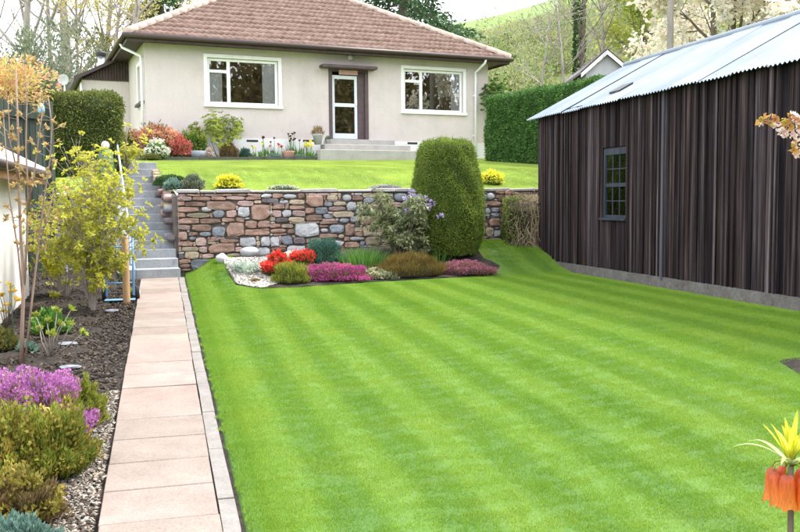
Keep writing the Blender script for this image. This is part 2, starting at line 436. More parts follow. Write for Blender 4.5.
o.data.materials.append(hill_mat()); tag(o, None, None, kind='structure')

# --- soil beds
def lumpy(x, y): return .018*math.sin(x*9.1+y*4.3)*math.sin(y*7.7-x*3.1)+.012*math.sin(x*23+1)*math.sin(y*19+2)
o = grid_sheet('planting_bed', m_soil, spaced((-8, A_ST+.2, 150)), spaced((-4.2, -.72, 60), (-.72, -.585, 3)),
    lambda x, y, a, b: HL(x, y)-.035+lumpy(x, y)+.03*ss((-b-.64)/.5))
tag(o, None, None, kind='structure')
# bed under the stone wall: outline given as front edge, by pixels on the lawn
front = [hit(225, 262), hit(229, 275), hit(236, 285), hit(262, 289), hit(300, 287.5), hit(360, 283), (hit(420, 279.5)), hit(492, 275.5), hit(500, 266), hit(484, 258)]
fab = [ab(p.x, p.y) for p in front]
BED = [(A_W+.12, fab[0][1])]+fab+[(A_W+.12, fab[-1][1])]
def inpoly(a, b, poly):
    c = False; n = len(poly)
    for i in range(n):
        (x1, y1), (x2, y2) = poly[i], poly[(i+1) % n]
        if (y1 > b) != (y2 > b) and a < (x2-x1)*(b-y1)/(y2-y1)+x1: c = not c
    return c
def poly_sheet(name, m, poly, step, zoff, H=HL, rough=.012):
    """a sheet clipped to an outline in path coordinates: bmesh grid cut by the outline"""
    bm = bmesh.new()
    vs = [bm.verts.new(fromab(a, b)) for a, b in poly]; bm.faces.new(vs)
    bmesh.ops.triangulate(bm, faces=bm.faces[:])
    a0, a1 = min(p[0] for p in poly), max(p[0] for p in poly); b0, b1 = min(p[1] for p in poly), max(p[1] for p in poly)
    for k in np.arange(a0+step, a1, step): bmesh.ops.bisect_plane(bm, geom=bm.verts[:]+bm.edges[:]+bm.faces[:], plane_co=fromab(k, 0), plane_no=D)
    for k in np.arange(b0+step, b1, step): bmesh.ops.bisect_plane(bm, geom=bm.verts[:]+bm.edges[:]+bm.faces[:], plane_co=fromab(0, k), plane_no=N)
    for v in bm.verts: v.co.z = H(v.co.x, v.co.y)+zoff+rough*math.sin(v.co.x*17+v.co.y*5)*math.sin(v.co.y*13)
    bmesh.ops.recalc_face_normals(bm, faces=bm.faces[:])
    me = bpy.data.meshes.new(name); bm.to_mesh(me); bm.free()
    for p in me.polygons: p.use_smooth = True
    if len(me.polygons) and me.polygons[0].normal.z < 0: me.flip_normals()
    return link(name, me, m)
tag(poly_sheet('wall_bed', m_soil, BED, .14, .012), None, None, kind='structure')
GRAV = [(fab[0][0]-.03, fab[0][1]-.02), (fab[1][0], fab[1][1]+.02), (fab[2][0]+.02, fab[2][1]+.03)] + [(fab[3][0]+.03, fab[3][1]), (fab[3][0]+.28, fab[3][1]+.25), (A_W-.6, fab[3][1]+.3), (A_W-.45, fab[0][1]+.05)]
SOILP = [hit(779, 362), hit(790, 358.5), hit(812, 357), hit(840, 366), hit(835, 385), hit(806, 379), hit(792, 370)]
SOILP = [ab(p.x, p.y) for p in SOILP]
tag(poly_sheet('soil_cutting', m_soil, SOILP, .1, .006, rough=.004), None, None, kind='structure')

# --- slab path
WAY = thing('garden_path', 'straight path of pink and cream slabs with a thin pale edging, leading to the steps', 'path', fromab(0, 0, Z0), math.atan2(N.y, N.x))
def slab_mesh(w, l, h, bev):
    mb = MB(); mb.box(0, w, 0, l, -h, 0); me = mb.mesh('slab')
    bm = bmesh.new(); bm.from_mesh(me); bmesh.ops.bevel(bm, geom=[e for e in bm.edges if all(v.co.z > -.001 for v in e.verts)], offset=bev, segments=1, affect='EDGES'); bm.to_mesh(me); bm.free()
    me.materials.append(m_slab); return me
SLL = .484
sm = slab_mesh(.60, SLL-.010, .05, .004)
MB().add([(-.60, -5, -5*SLOPE-.03), (.12, -5, -5*SLOPE-.03), (.12, A_ST-.02, A_ST*SLOPE-.03), (-.60, A_ST-.02, A_ST*SLOPE-.03)], [(0, 1, 2, 3)]).build('bedding', m_soil, WAY)
pitch = math.atan(SLOPE)
k0 = -8
for k in range(k0, int(A_ST/SLL)+1):
    y = A_ST-.02-(k+1)*SLL - 0.0
    if y < -4.5: break
for k in range(0, 40):
    y = A_ST-.015-(k+1)*SLL
    if y < -5: break
    s_ = link('slab', sm, None, WAY, (-.60+random.uniform(-.004, .004), y, SLOPE*y+random.uniform(-.002, .002)))
    s_.rotation_euler = (pitch+random.uniform(-.004, .004), random.uniform(-.005, .005), random.uniform(-.003, .003))
em = MB().box(0, .088, 0, .445, -.06, 0).mesh('edging_block'); em.materials.append(m_edge)
for k in range(0, 42):
    y = A_ST-.1-(k+1)*.45
    if y < -5: break
    s_ = link('edging_block', em, None, WAY, (.008+random.uniform(-.003, .003), y, SLOPE*y-.004+random.uniform(-.003, .003)))
    s_.rotation_euler = (pitch, random.uniform(-.01, .01), random.uniform(-.004, .004))

# --- grass
def blade_patch(name, n, size, h, lean, seed):
    rng = np.random.default_rng(seed)
    p = np.zeros((n, 3)); p[:, 0] = rng.uniform(-size/2, size/2, n); p[:, 1] = rng.uniform(-size/2, size/2, n)
    d = rng.normal(size=(n, 3))*.42; d[:, 2] = 1; d[:, 1] += lean
    p[:, 2] = -.006
    V, Fc = spike_tris(p, d, h, .0042, rng)
    me = np_mesh(name, V, Fc); me.materials.append(m_blade)
    return bpy.data.objects.new(name, me)          # used only as the instance of the grass modifier
def grass(name, spots, size, n, h, lean, seed, label):
    V = np.array([s[:3] for s in spots], np.float32)
    me = bpy.data.meshes.new(name); me.vertices.add(len(V)); me.vertices.foreach_set('co', V.ravel())
    at = me.attributes.new('rot', 'FLOAT_VECTOR', 'POINT'); at.data.foreach_set('vector', np.array([s[3:6] for s in spots], np.float32).ravel())
    av = me.attributes.new('pick', 'INT', 'POINT'); av.data.foreach_set('value', RNG.integers(0, 6, len(V)).astype(np.int32))
    o = link(name, me, m_blade); tag(o, label, 'grass', kind='stuff')
    ng = bpy.data.node_groups.new(name, 'GeometryNodeTree')
    ng.interface.new_socket('Geometry', in_out='INPUT', socket_type='NodeSocketGeometry'); ng.interface.new_socket('Geometry', in_out='OUTPUT', socket_type='NodeSocketGeometry')
    gi = ng.nodes.new('NodeGroupInput'); go = ng.nodes.new('NodeGroupOutput')
    join = ng.nodes.new('GeometryNodeGeometryToInstance')
    for i in range(6):
        oi = ng.nodes.new('GeometryNodeObjectInfo'); oi.inputs['Object'].default_value = blade_patch('grass_patch', n, size*1.5, h, lean, seed+i); oi.inputs['As Instance'].default_value = False
        ng.links.new(oi.outputs['Geometry'], join.inputs[0])
    ip = ng.nodes.new('GeometryNodeInstanceOnPoints'); ip.inputs['Pick Instance'].default_value = True
    na = ng.nodes.new('GeometryNodeInputNamedAttribute'); na.data_type = 'FLOAT_VECTOR'; na.inputs[0].default_value = 'rot'
    nb = ng.nodes.new('GeometryNodeInputNamedAttribute'); nb.data_type = 'INT'; nb.inputs[0].default_value = 'pick'
    er = ng.nodes.new('FunctionNodeEulerToRotation')
    ng.links.new(na.outputs[0], er.inputs[0]); ng.links.new(er.outputs[0], ip.inputs['Rotation'])
    ng.links.new(nb.outputs[0], ip.inputs['Instance Index'])
    ng.links.new(gi.outputs[0], ip.inputs['Points']); ng.links.new(join.outputs[0], ip.inputs['Instance']); ng.links.new(ip.outputs[0], go.inputs[0])
    md = o.modifiers.new('grass', 'NODES'); md.node_group = ng
    return o
rzN = math.atan2(N.y, N.x)
def nslope(H, x, y):
    e = .08
    return Vector((H(x-e, y)-H(x+e, y), H(x, y-e)-H(x, y+e), 2*e)).normalized()
spots = []
g = .225
for i in range(-12, int((A_W+.1)/g)+1):
    a = (i+.5)*g
    for j in range(0, int((B_SH+.1)/g)+1):
        b = .145+(j+.5)*g
        p = fromab(a, b)
        if p.y < 2.2: continue
        q = p.x/max(.1, p.y)
        if q > 1.0 or q < -.6: continue
        if inpoly(a, b, BED) or a > A_W-.06: continue
        if inpoly(a, b, SOILP) : continue
        if a < A_SH+.1 and b > B_SH-.02: continue
        if b < .31: b = .31; p = fromab(a, b)
        z = HL(p.x, p.y); n_ = nslope(HL, p.x, p.y)
        st = math.sin(p.dot(N)*2*math.pi/STRIPE)
        yaw = rzN+(0 if st > 0 else math.pi)+random.uniform(-.6, .6); p.x += random.uniform(-.02 if b < .4 else -.06, .06); p.y += random.uniform(-.06, .06); z = HL(p.x, p.y)
        e = (Vector((0, 0, 1)).rotation_difference(n_).to_matrix() @ Matrix.Rotation(yaw, 3, 'Z')).to_euler()
        spots.append((p.x, p.y, z, e.x, e.y, e.z))
edge = []
for i in range(-40, int((A_W-.1)/.11)+1):
    for b in (.212, .30):
        a = (i+.5)*.11; p = fromab(a, b)
        if p.y < 2.2: continue
        z = HL(p.x, p.y); n_ = nslope(HL, p.x, p.y)
        e = (Vector((0, 0, 1)).rotation_difference(n_).to_matrix() @ Matrix.Rotation(rzN+random.uniform(-.3, .3)+random.choice((0, math.pi)), 3, 'Z')).to_euler()
        edge.append((p.x, p.y, z, e.x, e.y, e.z))
grass('lawn_edge_grass', edge, .10, 420, .022, .3, 150, 'trimmed grass along the edging of the path')
grass('lawn_grass', spots, g, 1900, .020, .38, 100, 'short striped green grass of the main lawn')
spots = []
g2 = .3
for i in range(0, 33):
    a = A_W+.36+i*g2
    for j in range(-2, 34):
        b = -.1+j*g2
        p = fromab(a, b)
        if b < max(-.25, .06-(a-A_W)*.09) and a < A_TOP+.1: continue
        s_, v_ = (p.x+6.64)*.9135+(p.y-23)*.4067, -(p.x+6.64)*.4067+(p.y-23)*.9135
        if v_ > -1.0 and -2 < s_ < 5.2: continue
        if v_ > -.15 and s_ < 10.6: continue
        q = p.x/p.y
        if q < -.31 or q > .20: continue
        n_ = nslope(HU, p.x, p.y)
        e = (Vector((0, 0, 1)).rotation_difference(n_).to_matrix() @ Matrix.Rotation(random.uniform(0, 6.28), 3, 'Z')).to_euler()
        spots.append((p.x, p.y, HU(p.x, p.y), e.x, e.y, e.z))
m_blade_keep = m_blade
m_blade = leaf('upper_grass_blade', [(.26,.37,.07), (.35,.45,.10), (.44,.50,.15)], .3, .6, patch=1.2)
grass('upper_lawn_grass', spots, g2, 1100, .032, .1, 200, 'yellowish green grass of the upper lawn before the house')
m_blade = m_blade_keep

# ================================================================== STONE WALLS
def stone_variant(seed, rnd):
    r = random.Random(seed); n = 10; mb = MB(); ring = []
    for i in range(n):
        t = 2*math.pi*(i+.5*r.random())/n
        c, s = math.cos(t), math.sin(t); p = 2.6 if rnd else 8
        q = (abs(c)**p+abs(s)**p)**(-1/p)
        q *= r.uniform(.92, 1.05)
        ring.append((.5*c*q, .5*s*q))
    V = [(x, .5, z) for x, z in ring]+[(x, -.15 if not rnd else 0, z) for x, z in ring]
    k1, k2 = (.96, .62) if not rnd else (.86, .5)
    V += [(x*k1, -.42+r.uniform(-.10, .08), z*k1) for x, z in ring]
    V += [(x*k2+r.uniform(-.05, .05), -.52+r.uniform(-.10, .08), z*k2) for x, z in ring]
    fs = []
    for k in range(3):
        for i in range(n): fs.append((k*n+i, k*n+(i+1) % n, (k+1)*n+(i+1) % n, (k+1)*n+i))
    fs.append(tuple(range(3*n, 4*n)))
    mb.add(V, fs)
    return mb
STV = {}
for c in m_st:
    for k in range(5):
        me = stone_variant(hash_seed if False else ord(c)*10+k, k in (3, 4)).mesh('stone', k in (3, 4)); me.materials.append(m_st[c]); STV[c, k] = me
def pack(Wd, Ht, presets, rng, weights, cw=.05, ch=.042):
    nx, nz = int(Wd/cw), int(Ht/ch); occ = np.zeros((nx, nz), bool); out_ = []
    for (s0, z0, s1, z1, c) in presets:
        i0, i1 = max(0, int(s0/cw+.3)), min(nx, int(math.ceil(s1/cw-.3))); k0, k1 = max(0, int(z0/ch+.3)), min(nz, int(math.ceil(z1/ch-.3)))
        if i1 <= i0 or k1 <= k0: continue
        occ[i0:i1, k0:k1] = True; out_.append((s0, z0, s1, z1, c))
    cols = list(weights)
    for (w0, h0) in ((8, 5), (9, 3), (6, 4), (7, 3), (5, 3), (6, 2), (4, 3), (4, 2), (3, 2), (5, 1), (2, 2), (3, 1), (2, 1), (1, 2), (1, 1)):
        ks = [(i, k) for i in range(nx-w0+1) for k in range(nz-h0+1)]; rng.shuffle(ks)
        if w0*h0 > 16: ks = ks[:int(len(ks)*.04)]
        elif w0*h0 > 9: ks = ks[:int(len(ks)*.25)]
        for i, k in ks:
            if not occ[i:i+w0, k:k+h0].any():
                occ[i:i+w0, k:k+h0] = True
                out_.append((i*cw, k*ch, (i+w0)*cw, (k+h0)*ch, cols[rng.integers(0, len(cols))]))
    return out_
def lay(wall, stones, rng):
    for (s0, z0, s1, z1, c) in stones:
        wd, ht = s1-s0, z1-z0
        if wd < .028 or ht < .028: continue
        rnd = c in 'GW' and rng.random() < .3 or rng.random() < .05
        k = int(rng.integers(3, 5)) if rnd else int(rng.integers(0, 3))
        o = link('stone', STV[c, k], None, wall, ((s0+s1)/2, .03-rng.uniform(0, .018), (z0+z1)/2))
        o.scale = (wd-.002, min(.16, .07+.22*min(wd, ht)), ht-.002)
        if rng.random() < .5: o.scale.x *= -1
        o.rotation_euler = (rng.uniform(-.05, .05), rng.uniform(-.035, .035), rng.uniform(-.05, .05))
WB = fromab(A_W, B_WL, .40)
WALL = thing('retaining_wall', 'long drystone retaining wall of mixed brown and grey stones below the upper lawn', 'wall', WB, rzN)
WLEN = B_SH+1.6-B_WL
def wallpix(px, py):
    r = ray(px, py); t = (Vector((WB.x, WB.y, 0))-Vector((0, 0, 0))).dot(D)/Vector((r.x, r.y, 0)).dot(D)
    p = EYE+r*t
    return (Vector((p.x-WB.x, p.y-WB.y, 0))).dot(N), p.z-WB.z
Z1 = [(150,97,248,122,'P'),(252,97,360,122,'B'),(362,97,450,120,'B'),(452,95,560,118,'P'),(562,95,655,118,'B'),(150,127,205,152,'B'),(208,130,330,157,'B'),(335,125,510,180,'B'),(514,122,612,155,'P'),(616,120,658,138,'T'),
 (150,160,290,190,'B'),(303,158,365,190,'W'),(368,175,445,225,'G'),(452,178,514,220,'P'),(520,158,588,218,'W'),(598,145,712,235,'B'),(150,193,210,222,'B'),(216,195,355,222,'T'),(155,226,290,260,'B'),(293,228,420,258,'B'),(424,225,500,248,'B'),
 (155,264,238,296,'P'),(245,262,362,303,'B'),(366,275,446,338,'G'),(450,252,556,336,'B'),(562,240,632,285,'B'),(634,240,709,283,'B'),(160,306,220,355,'B'),(226,308,284,330,'B'),(288,305,364,335,'G'),(560,290,709,328,'B'),
 (165,362,255,392,'B'),(230,333,272,358,'G'),(268,340,334,388,'P'),(340,346,410,364,'B'),(412,346,525,372,'B'),(530,338,626,394,'W'),(655,335,709,390,'W'),(290,392,338,430,'P'),(342,374,500,432,'B'),(504,396,546,424,'P'),(628,362,650,388,'T'),
 (385,435,448,485,'W'),(550,408,610,450,'G'),(635,398,709,460,'W'),(452,434,545,470,'T')]
Z2 = [(12,108,112,138,'D'),(116,120,168,138,'W'),(135,82,220,112,'W'),(225,78,264,110,'B'),(172,116,264,146,'T'),(270,88,374,158,'B'),(376,92,390,122,'B'),(394,90,460,122,'T'),(432,128,508,152,'T'),(378,130,428,156,'G'),(486,84,542,126,'W'),(546,92,608,122,'B'),(610,100,680,140,'G'),
 (72,145,145,172,'B'),(146,145,170,172,'B'),(173,150,265,175,'B'),(268,165,322,198,'B'),(326,160,400,203,'G'),(405,156,506,180,'P'),(510,130,568,180,'W'),(590,145,640,160,'W'),(72,178,126,220,'P'),(130,178,185,218,'W'),(188,180,268,215,'P'),(270,206,366,244,'B'),(374,200,420,228,'G'),(428,185,556,222,'T'),(566,164,630,206,'G'),(636,180,668,206,'D'),
 (90,223,165,252,'D'),(168,220,262,248,'T'),(534,214,588,250,'G'),(468,226,530,254,'G'),(350,238,456,262,'B'),(2,285,55,300,'B'),(56,258,122,282,'B'),(126,260,196,283,'T'),(206,254,346,336,'W'),(350,266,406,280,'B'),(356,284,404,312,'W'),(410,262,498,315,'G'),(502,256,562,330,'B'),(164,290,202,318,'B'),(350,318,460,345,'B'),(462,320,500,346,'T'),
 (60,334,114,392,'W'),(122,328,194,382,'G'),(198,337,268,380,'D'),(272,345,296,372,'B'),(298,342,372,386,'B'),(382,358,498,390,'W'),(502,366,590,402,'B'),(68,396,154,418,'B'),(160,386,270,450,'W'),(274,390,330,412,'P')]
Z3 = [(90,120,132,160,'W'),(135,105,180,128,'B'),(135,131,180,155,'B'),(88,165,165,192,'B'),(80,200,110,238,'W'),(115,200,155,225,'G'),(112,228,155,248,'G'),(100,255,160,300,'B'),(80,305,122,352,'T'),(128,320,165,355,'W'),(182,105,235,130,'B')]
pre = []
for Zs, x0, y0, sc in ((Z1, 150, 180, 5.91), (Z2, 260, 180, 5.91), (Z3, 470, 170, 5.33)):
    for (u0, v0, u1, v1, c) in Zs:
        s0, z1 = wallpix(x0+u0/sc, y0+(v0+v1)/2/sc)[0], wallpix(x0+(u0+u1)/2/sc, y0+v0/sc)[1]
        s1, z0 = wallpix(x0+u1/sc, y0+(v0+v1)/2/sc)[0], wallpix(x0+(u0+u1)/2/sc, y0+v1/sc)[1]
        if s1 > 0: pre.append((max(0, s0), z0, s1, z1, c))
WTOP = wallpix(300, 192.5)[1]
wr = np.random.default_rng(11)
lay(WALL, pack(WLEN, WTOP, pre, wr, 'BBBBBPPGGWTTD'), wr)
MB().box(.02, WLEN, .055, .36, -.35, WTOP+.003).build('wall_core', m_mortar, WALL)
x = -.01
while x < WLEN:
    l = random.uniform(.22, .7)
    q = MB().box(x, min(WLEN, x+l-.012), -.025+random.uniform(-.022, .022), .40, WTOP+.004, WTOP+.055+random.uniform(-.014, .022)+.008*x/6)
    q.v = [(vx+random.uniform(-.006, .006), vy+random.uniform(-.012, .012), vz+(random.uniform(-.012, .012) if vz > WTOP+.02 else 0)) for vx, vy, vz in q.v]
    q.build('coping_stone', m_cope, WALL, bevel=.012); x += l
# return of the wall along the steps
RW = thing('return_wall', 'rough stone return of the retaining wall running up beside the steps', 'wall', fromab(A_W+.06, B_WL, .40), math.atan2(N.y, N.x)+math.radians(96))
for k in range(34):
    s0 = random.uniform(.0, 2.6); z0 = s0*.16+random.uniform(.45, 1.3)+.1*s0
    c = random.choice('BBPTDG'); o = link('stone', STV[c, random.randrange(5)], None, RW, (s0, .12, min(z0, 1.30+.2*s0)))
    o.rotation_euler = (0, 0, math.pi); o.scale = (random.uniform(.14, .30), .13, random.uniform(.09, .16))
MB().prism([(.05, -.02, -.1), (3.2, -.02, .6), (3.2, -.02, 1.92), (.05, -.02, 1.30)], (0, .08, 0)).build('wall_core', m_mortar, RW)
# left wall
LB = fromab(A_W+.35, -3.6, .40)
LW = thing('retaining_wall', 'grey stone retaining wall behind the yellow leaved shrub, left of the steps', 'wall', LB, rzN)
lr = np.random.default_rng(5)
lay(LW, pack(2.55, 1.30, [], lr, 'GGGWDTBG', .06, .055), lr)
MB().box(.0, 2.55, .055, .4, -.3, 1.302).build('wall_core', m_mortar, LW)
for i in range(4): MB().box(i*.64, i*.64+.63, -.05, .42, 1.303, 1.36+.01*(i % 2)).build('coping_stone', m_cope, LW, bevel=.012)
# boulders
def boulder(px, py, r, label, mt, sq=(1, .8, .75)):
    p = hit(px, py); bm = bmesh.new(); bmesh.ops.create_icosphere(bm, subdivisions=3, radius=r)
    ph = random.uniform(0, 9)
    for v in bm.verts:
        n = 1+.10*math.sin(v.co.x*9/r*.4+ph)+.08*math.sin(v.co.y*11/r*.4+ph*2)+.06*math.sin(v.co.z*13/r*.4)
        v.co = Vector((v.co.x*sq[0]*n, v.co.y*sq[1]*n, v.co.z*sq[2]*n))
    me = bpy.data.meshes.new('boulder'); bm.to_mesh(me); bm.free()
    for q in me.polygons: q.use_smooth = True
    o = link('boulder', me, mt, None, (p.x, p.y, p.z+r*sq[2]*.55), random.uniform(0, 6)); tag(o, label, 'boulder', 'boulders at the foot of the wall'); return o
boulder(191, 259, .15, 'large round pale boulder on dark rubble right beside the bottom steps', m_st['W'])
boulder(203, 262, .08, 'small pink boulder just right of the large pale one', m_st['P'])
boulder(222, 262, .12, 'pale grey boulder left of the silver spiky plant', m_st['W'])
boulder(250, 256, .15, 'wide pale boulder behind the silver spiky plant', m_st['W'])
boulder(292, 262, .17, 'cream boulder tilted behind the red flowers', m_st['T'])
# ================================================================== STEPS
foot = P(180.5, 277, 14.7)
sd = Vector((-1.39, 3.7, 0)).normalized(); sn_ = Vector((sd.y, -sd.x, 0))
ST = thing('garden_steps', 'straight flight of grey concrete steps climbing to the house between wall and hedge', 'steps', (foot.x, foot.y, PF.z), math.atan2(sn_.y, sn_.x))
NST, TR = 14, .282
RISE = (P(150, 163, 14.7+sd.y*3.95).z-PF.z)/NST
for i in range(NST):
    MB().box(-.72+random.uniform(-.006, .006), 0+random.uniform(-.006, .006), i*TR+random.uniform(-.006, .006), (i+1)*TR+.06, max(-.2, (i-2)*RISE), (i+1)*RISE+random.uniform(-.004, .004)).build('step', m_conc, ST, bevel=.008)
MB().box(-1.4, .0, NST*TR+.062, NST*TR+1.8, (NST-2)*RISE, NST*RISE-.005).build('landing', m_conc, ST, bevel=.006)
MB().prism([(-.88, -.1, -.2), (-.88, NST*TR, -.2), (-.88, NST*TR, NST*RISE+.10), (-.88, 2.2, 8*RISE+.16), (-.88, -.1, .15)], (.155, 0, 0)).build('side_kerb', m_conc, ST)
def stp(x, i): return Vector((x, i*TR, i*RISE))
m_rail = plain('pale_blue_paint', (.34,.41,.46), .4, .4)
RL = thing('handrail', 'pale blue tubular handrail along the left of the concrete steps', 'handrail', (foot.x, foot.y, PF.z), math.atan2(sn_.y, sn_.x))
top = stp(-.80, 14)+Vector((0, 0, .86)); bot = stp(-.80, .4)+Vector((0, 0, .82))
MB().tube([bot+Vector((0, -.12, -.12)), bot+Vector((0, -.05, -.02)), bot, top, top+Vector((0, .25, 0))], .021, 8).build('rail', m_rail, RL, True)
for i in (.3, 7, 13.6):
    q = stp(-.80, i); MB().tube([q+Vector((0, 0, -.1)), q+Vector((0, 0, .80))], .017, 8).build('post', m_rail, RL, True)
# ================================================================== BUNGALOW
TH = math.radians(23.6); HX = Vector((math.cos(TH), math.sin(TH), 0)); HY = Vector((-HX.y, HX.x, 0))
A3 = P(147, 150, 23.0); HZ = 2.62; HA = Vector((A3.x, A3.y, HZ))
HOUSE = thing('bungalow', 'cream roughcast bungalow with a red brown tiled hip roof above the upper lawn', 'house', HA, TH)
def fac(px, py, off=0):
    """photo pixel to (along, up) on the front wall plane, off = metres in front"""
    r = ray(px, py); q = HA-HY*off
    t = (q-Vector((0, 0, 0))).dot(HY)/Vector((r.x, r.y, 0)).dot(HY)
    p = EYE+r*t
    return (p-HA).dot(HX), p.z-HZ
L = fac(488, 110)[0]; DEP = 8.6
zE = (fac(147, 46)[1]+fac(488, 61)[1])/2
w1 = (*fac(208, 104), *fac(278, 59)); w1 = (w1[0], w1[1], w1[2], fac(240, 59)[1])
w2 = (*fac(404, 110), *fac(463, 69)); w2 = (w2[0], w1[1], w2[2], w1[3])
d1 = (fac(331, 139)[0], fac(350, 139.5)[1], fac(367, 139)[0], fac(350, 70)[1])
ZD = d1[1]
OPEN = [w1, d1, w2]
# front wall with openings, 0.3 thick (outer skin + reveals)
mb = MB(); y0, y1 = 0, .28
xs = [0]
for op in OPEN: xs += [op[0], op[2]]
xs += [L]
for i in range(len(xs)-1):
    xa, xb = xs[i], xs[i+1]
    if i % 2 == 0: mb.box(xa, xb, y0, y1, ZD-.03, zE)
    else:
        op = OPEN[i//2]
        if op[1] > ZD: mb.box(xa, xb, y0, y1, ZD-.03, op[1])
        mb.box(xa, xb, y0, y1, op[3], zE)
mb.build('wall', m_render, HOUSE)
# left wall with a narrow window, right and back wall
def lw(px, py):
    r = ray(px, py); t = HA.dot(HX)/Vector((r.x, r.y, 0)).dot(HX); p = EYE+r*t
    return (p-HA).dot(HY), p.z-HZ
sw0, sw1 = lw(143.5, 90)[0], lw(138, 90)[0]
sz0, sz1 = lw(141, 103)[1], lw(141, 64)[1]
mb = MB()
mb.box(0, .28, .281, sw0, ZD-.03, zE); mb.box(0, .28, sw1, DEP, ZD-.03, zE); mb.box(0, .28, sw0, sw1, ZD-.03, sz0); mb.box(0, .28, sw0, sw1, sz1, zE)
mb.box(L-.28, L, .281, DEP-.281, ZD-.03, zE); mb.box(.281, L, DEP-.28, DEP, ZD-.03, zE)
mb.build('wall', m_render, HOUSE)
mb = MB(); mb.box(-.03, L+.03, -.03, DEP+.03, -.6, ZD-.031); mb.build('plinth', m_rwhite, HOUSE)
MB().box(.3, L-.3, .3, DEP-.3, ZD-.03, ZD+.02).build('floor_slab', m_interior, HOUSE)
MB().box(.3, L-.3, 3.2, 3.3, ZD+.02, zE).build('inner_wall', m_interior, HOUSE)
for px in (252, 308, 379, 412):
    s, z = fac(px, 139.5 if px < 330 else 142); MB().box(s-.16, s+.16, -.034, -.028, z-.11+.04, z-.01).build('air_brick', m_dark, HOUSE)
# roof
OV = .48; zR0 = zE+.02; PIT = math.tan(math.radians(30)); RUN = DEP/2+OV
x0, x1, ya, yb = -OV, L+OV, -OV, DEP+OV
zTop = zR0+.06+RUN*PIT
MB().box(x0+.03, x1-.03, ya+.03, yb-.03, zE+.001, zE+.03).build('soffit', m_brown, HOUSE)
for (xa, xb, yc, yd) in ((x0, x1, ya, ya+.03), (x0, x1, yb-.03, yb), (x0, x0+.03, ya+.031, yb-.031), (x1-.03, x1, ya+.031, yb-.031)):
    MB().box(xa, xb, yc, yd, zE-.06, zE+.11).build('fascia', m_brown, HOUSE)
def gutter(pa, pb):
    MB().tube([pa, pb], .062, 8).build('gutter', m_gut, HOUSE, True)
gz = zE+.075
gutter((x0-.08, ya-.06, gz), (x1+.08, ya-.06, gz)); gutter((x0-.06, ya-.05, gz), (x0-.06, yb, gz)); gutter((x1+.06, ya-.05, gz), (x1+.06, yb, gz))
# tiled slopes: rows of wavy tiles
def slope_tiles(name, org, ux, uy, width, run, hipL=True, hipR=True):
    """org eave corner; ux along eave, uy horizontally up the slope"""
    V = []; Fc = []
    gauge = .30; rows = int(run/gauge)+1; per = .165; ns = 6
    org, ux, uy = Vector(org), Vector(ux), Vector(uy)
    for r in range(rows):
        ta, tb = r*gauge, min(run, (r+1)*gauge+.03)
        l0, l1 = (ta if hipL else 0), width-(ta if hipR else 0)
        if l1-l0 < .1: continue
        n = max(1, int((l1-l0)/per))*ns
        base = len(V)
        for j in range(n+1):
            s = l0+(l1-l0)*j/n
            ph = (s+(.5*per*0))/per*2*math.pi
            wv = .017*max(-.45, math.sin(ph))
            sb = min(max(s, tb if hipL else 0), width-tb if hipR else width)
            jit = .004*math.sin(int(s/.33)*12.9898+r*78.2)
            p0 = org+ux*s+uy*ta; p1 = org+ux*sb+uy*tb
            z0_ = ta*PIT+.066+wv+jit*2; z1_ = tb*PIT+.002+wv*.9
            V.append((p0.x, p0.y, p0.z+z0_-.062)); V.append((p0.x, p0.y, p0.z+z0_)); V.append((p1.x, p1.y, p1.z+z1_))
        for j in range(n):
            b_ = base+j*3
            Fc.append((b_, b_+3, b_+4, b_+1)); Fc.append((b_+1, b_+4, b_+5, b_+2))
    o = link(name, np_mesh(name, V, Fc), m_tile, HOUSE); o['kind'] = 'stuff'; return o
zt = zR0+.10
slope_tiles('roof_tiles', (x0, ya, zt), (1, 0, 0), (0, 1, 0), x1-x0, RUN)
slope_tiles('roof_tiles', (x1, yb, zt), (-1, 0, 0), (0, -1, 0), x1-x0, RUN)
slope_tiles('roof_tiles', (x0, yb, zt), (0, -1, 0), (1, 0, 0), yb-ya, RUN)
slope_tiles('roof_tiles', (x1, ya, zt), (0, 1, 0), (-1, 0, 0), yb-ya, RUN)
hm = MB()
pr = [(.13*math.cos(t), .115*math.sin(t)) for t in np.linspace(math.pi*1.08, -math.pi*.08, 8)]
hm.add([(x, 0, z) for x, z in pr]+[(x*.92, .42, z*.92) for x, z in pr], [(i, i+1, 9+i, 8+i) for i in range(7)]+[tuple(range(8))[::-1]])
hme = hm.mesh('hip_tile', True); hme.materials.append(m_hip)
def caps(pa, pb):
    pa, pb = Vector(pa), Vector(pb); d = pb-pa; n = int(d.length/.38)
    q = d.to_track_quat('Y', 'Z').to_euler()
    for i in range(n):
        o = link('hip_tile', hme, None, HOUSE, pa+d*(i/n)); o.rotation_euler = q
rg0, rg1 = (x0+RUN, ya+RUN, zt+RUN*PIT), (x1-RUN, ya+RUN, zt+RUN*PIT)
caps((x0, ya, zt+.03), rg0); caps((x1, ya, zt+.03), rg1); caps((x0, yb, zt+.03), rg0); caps((x1, yb, zt+.03), rg1); caps(rg0, rg1)
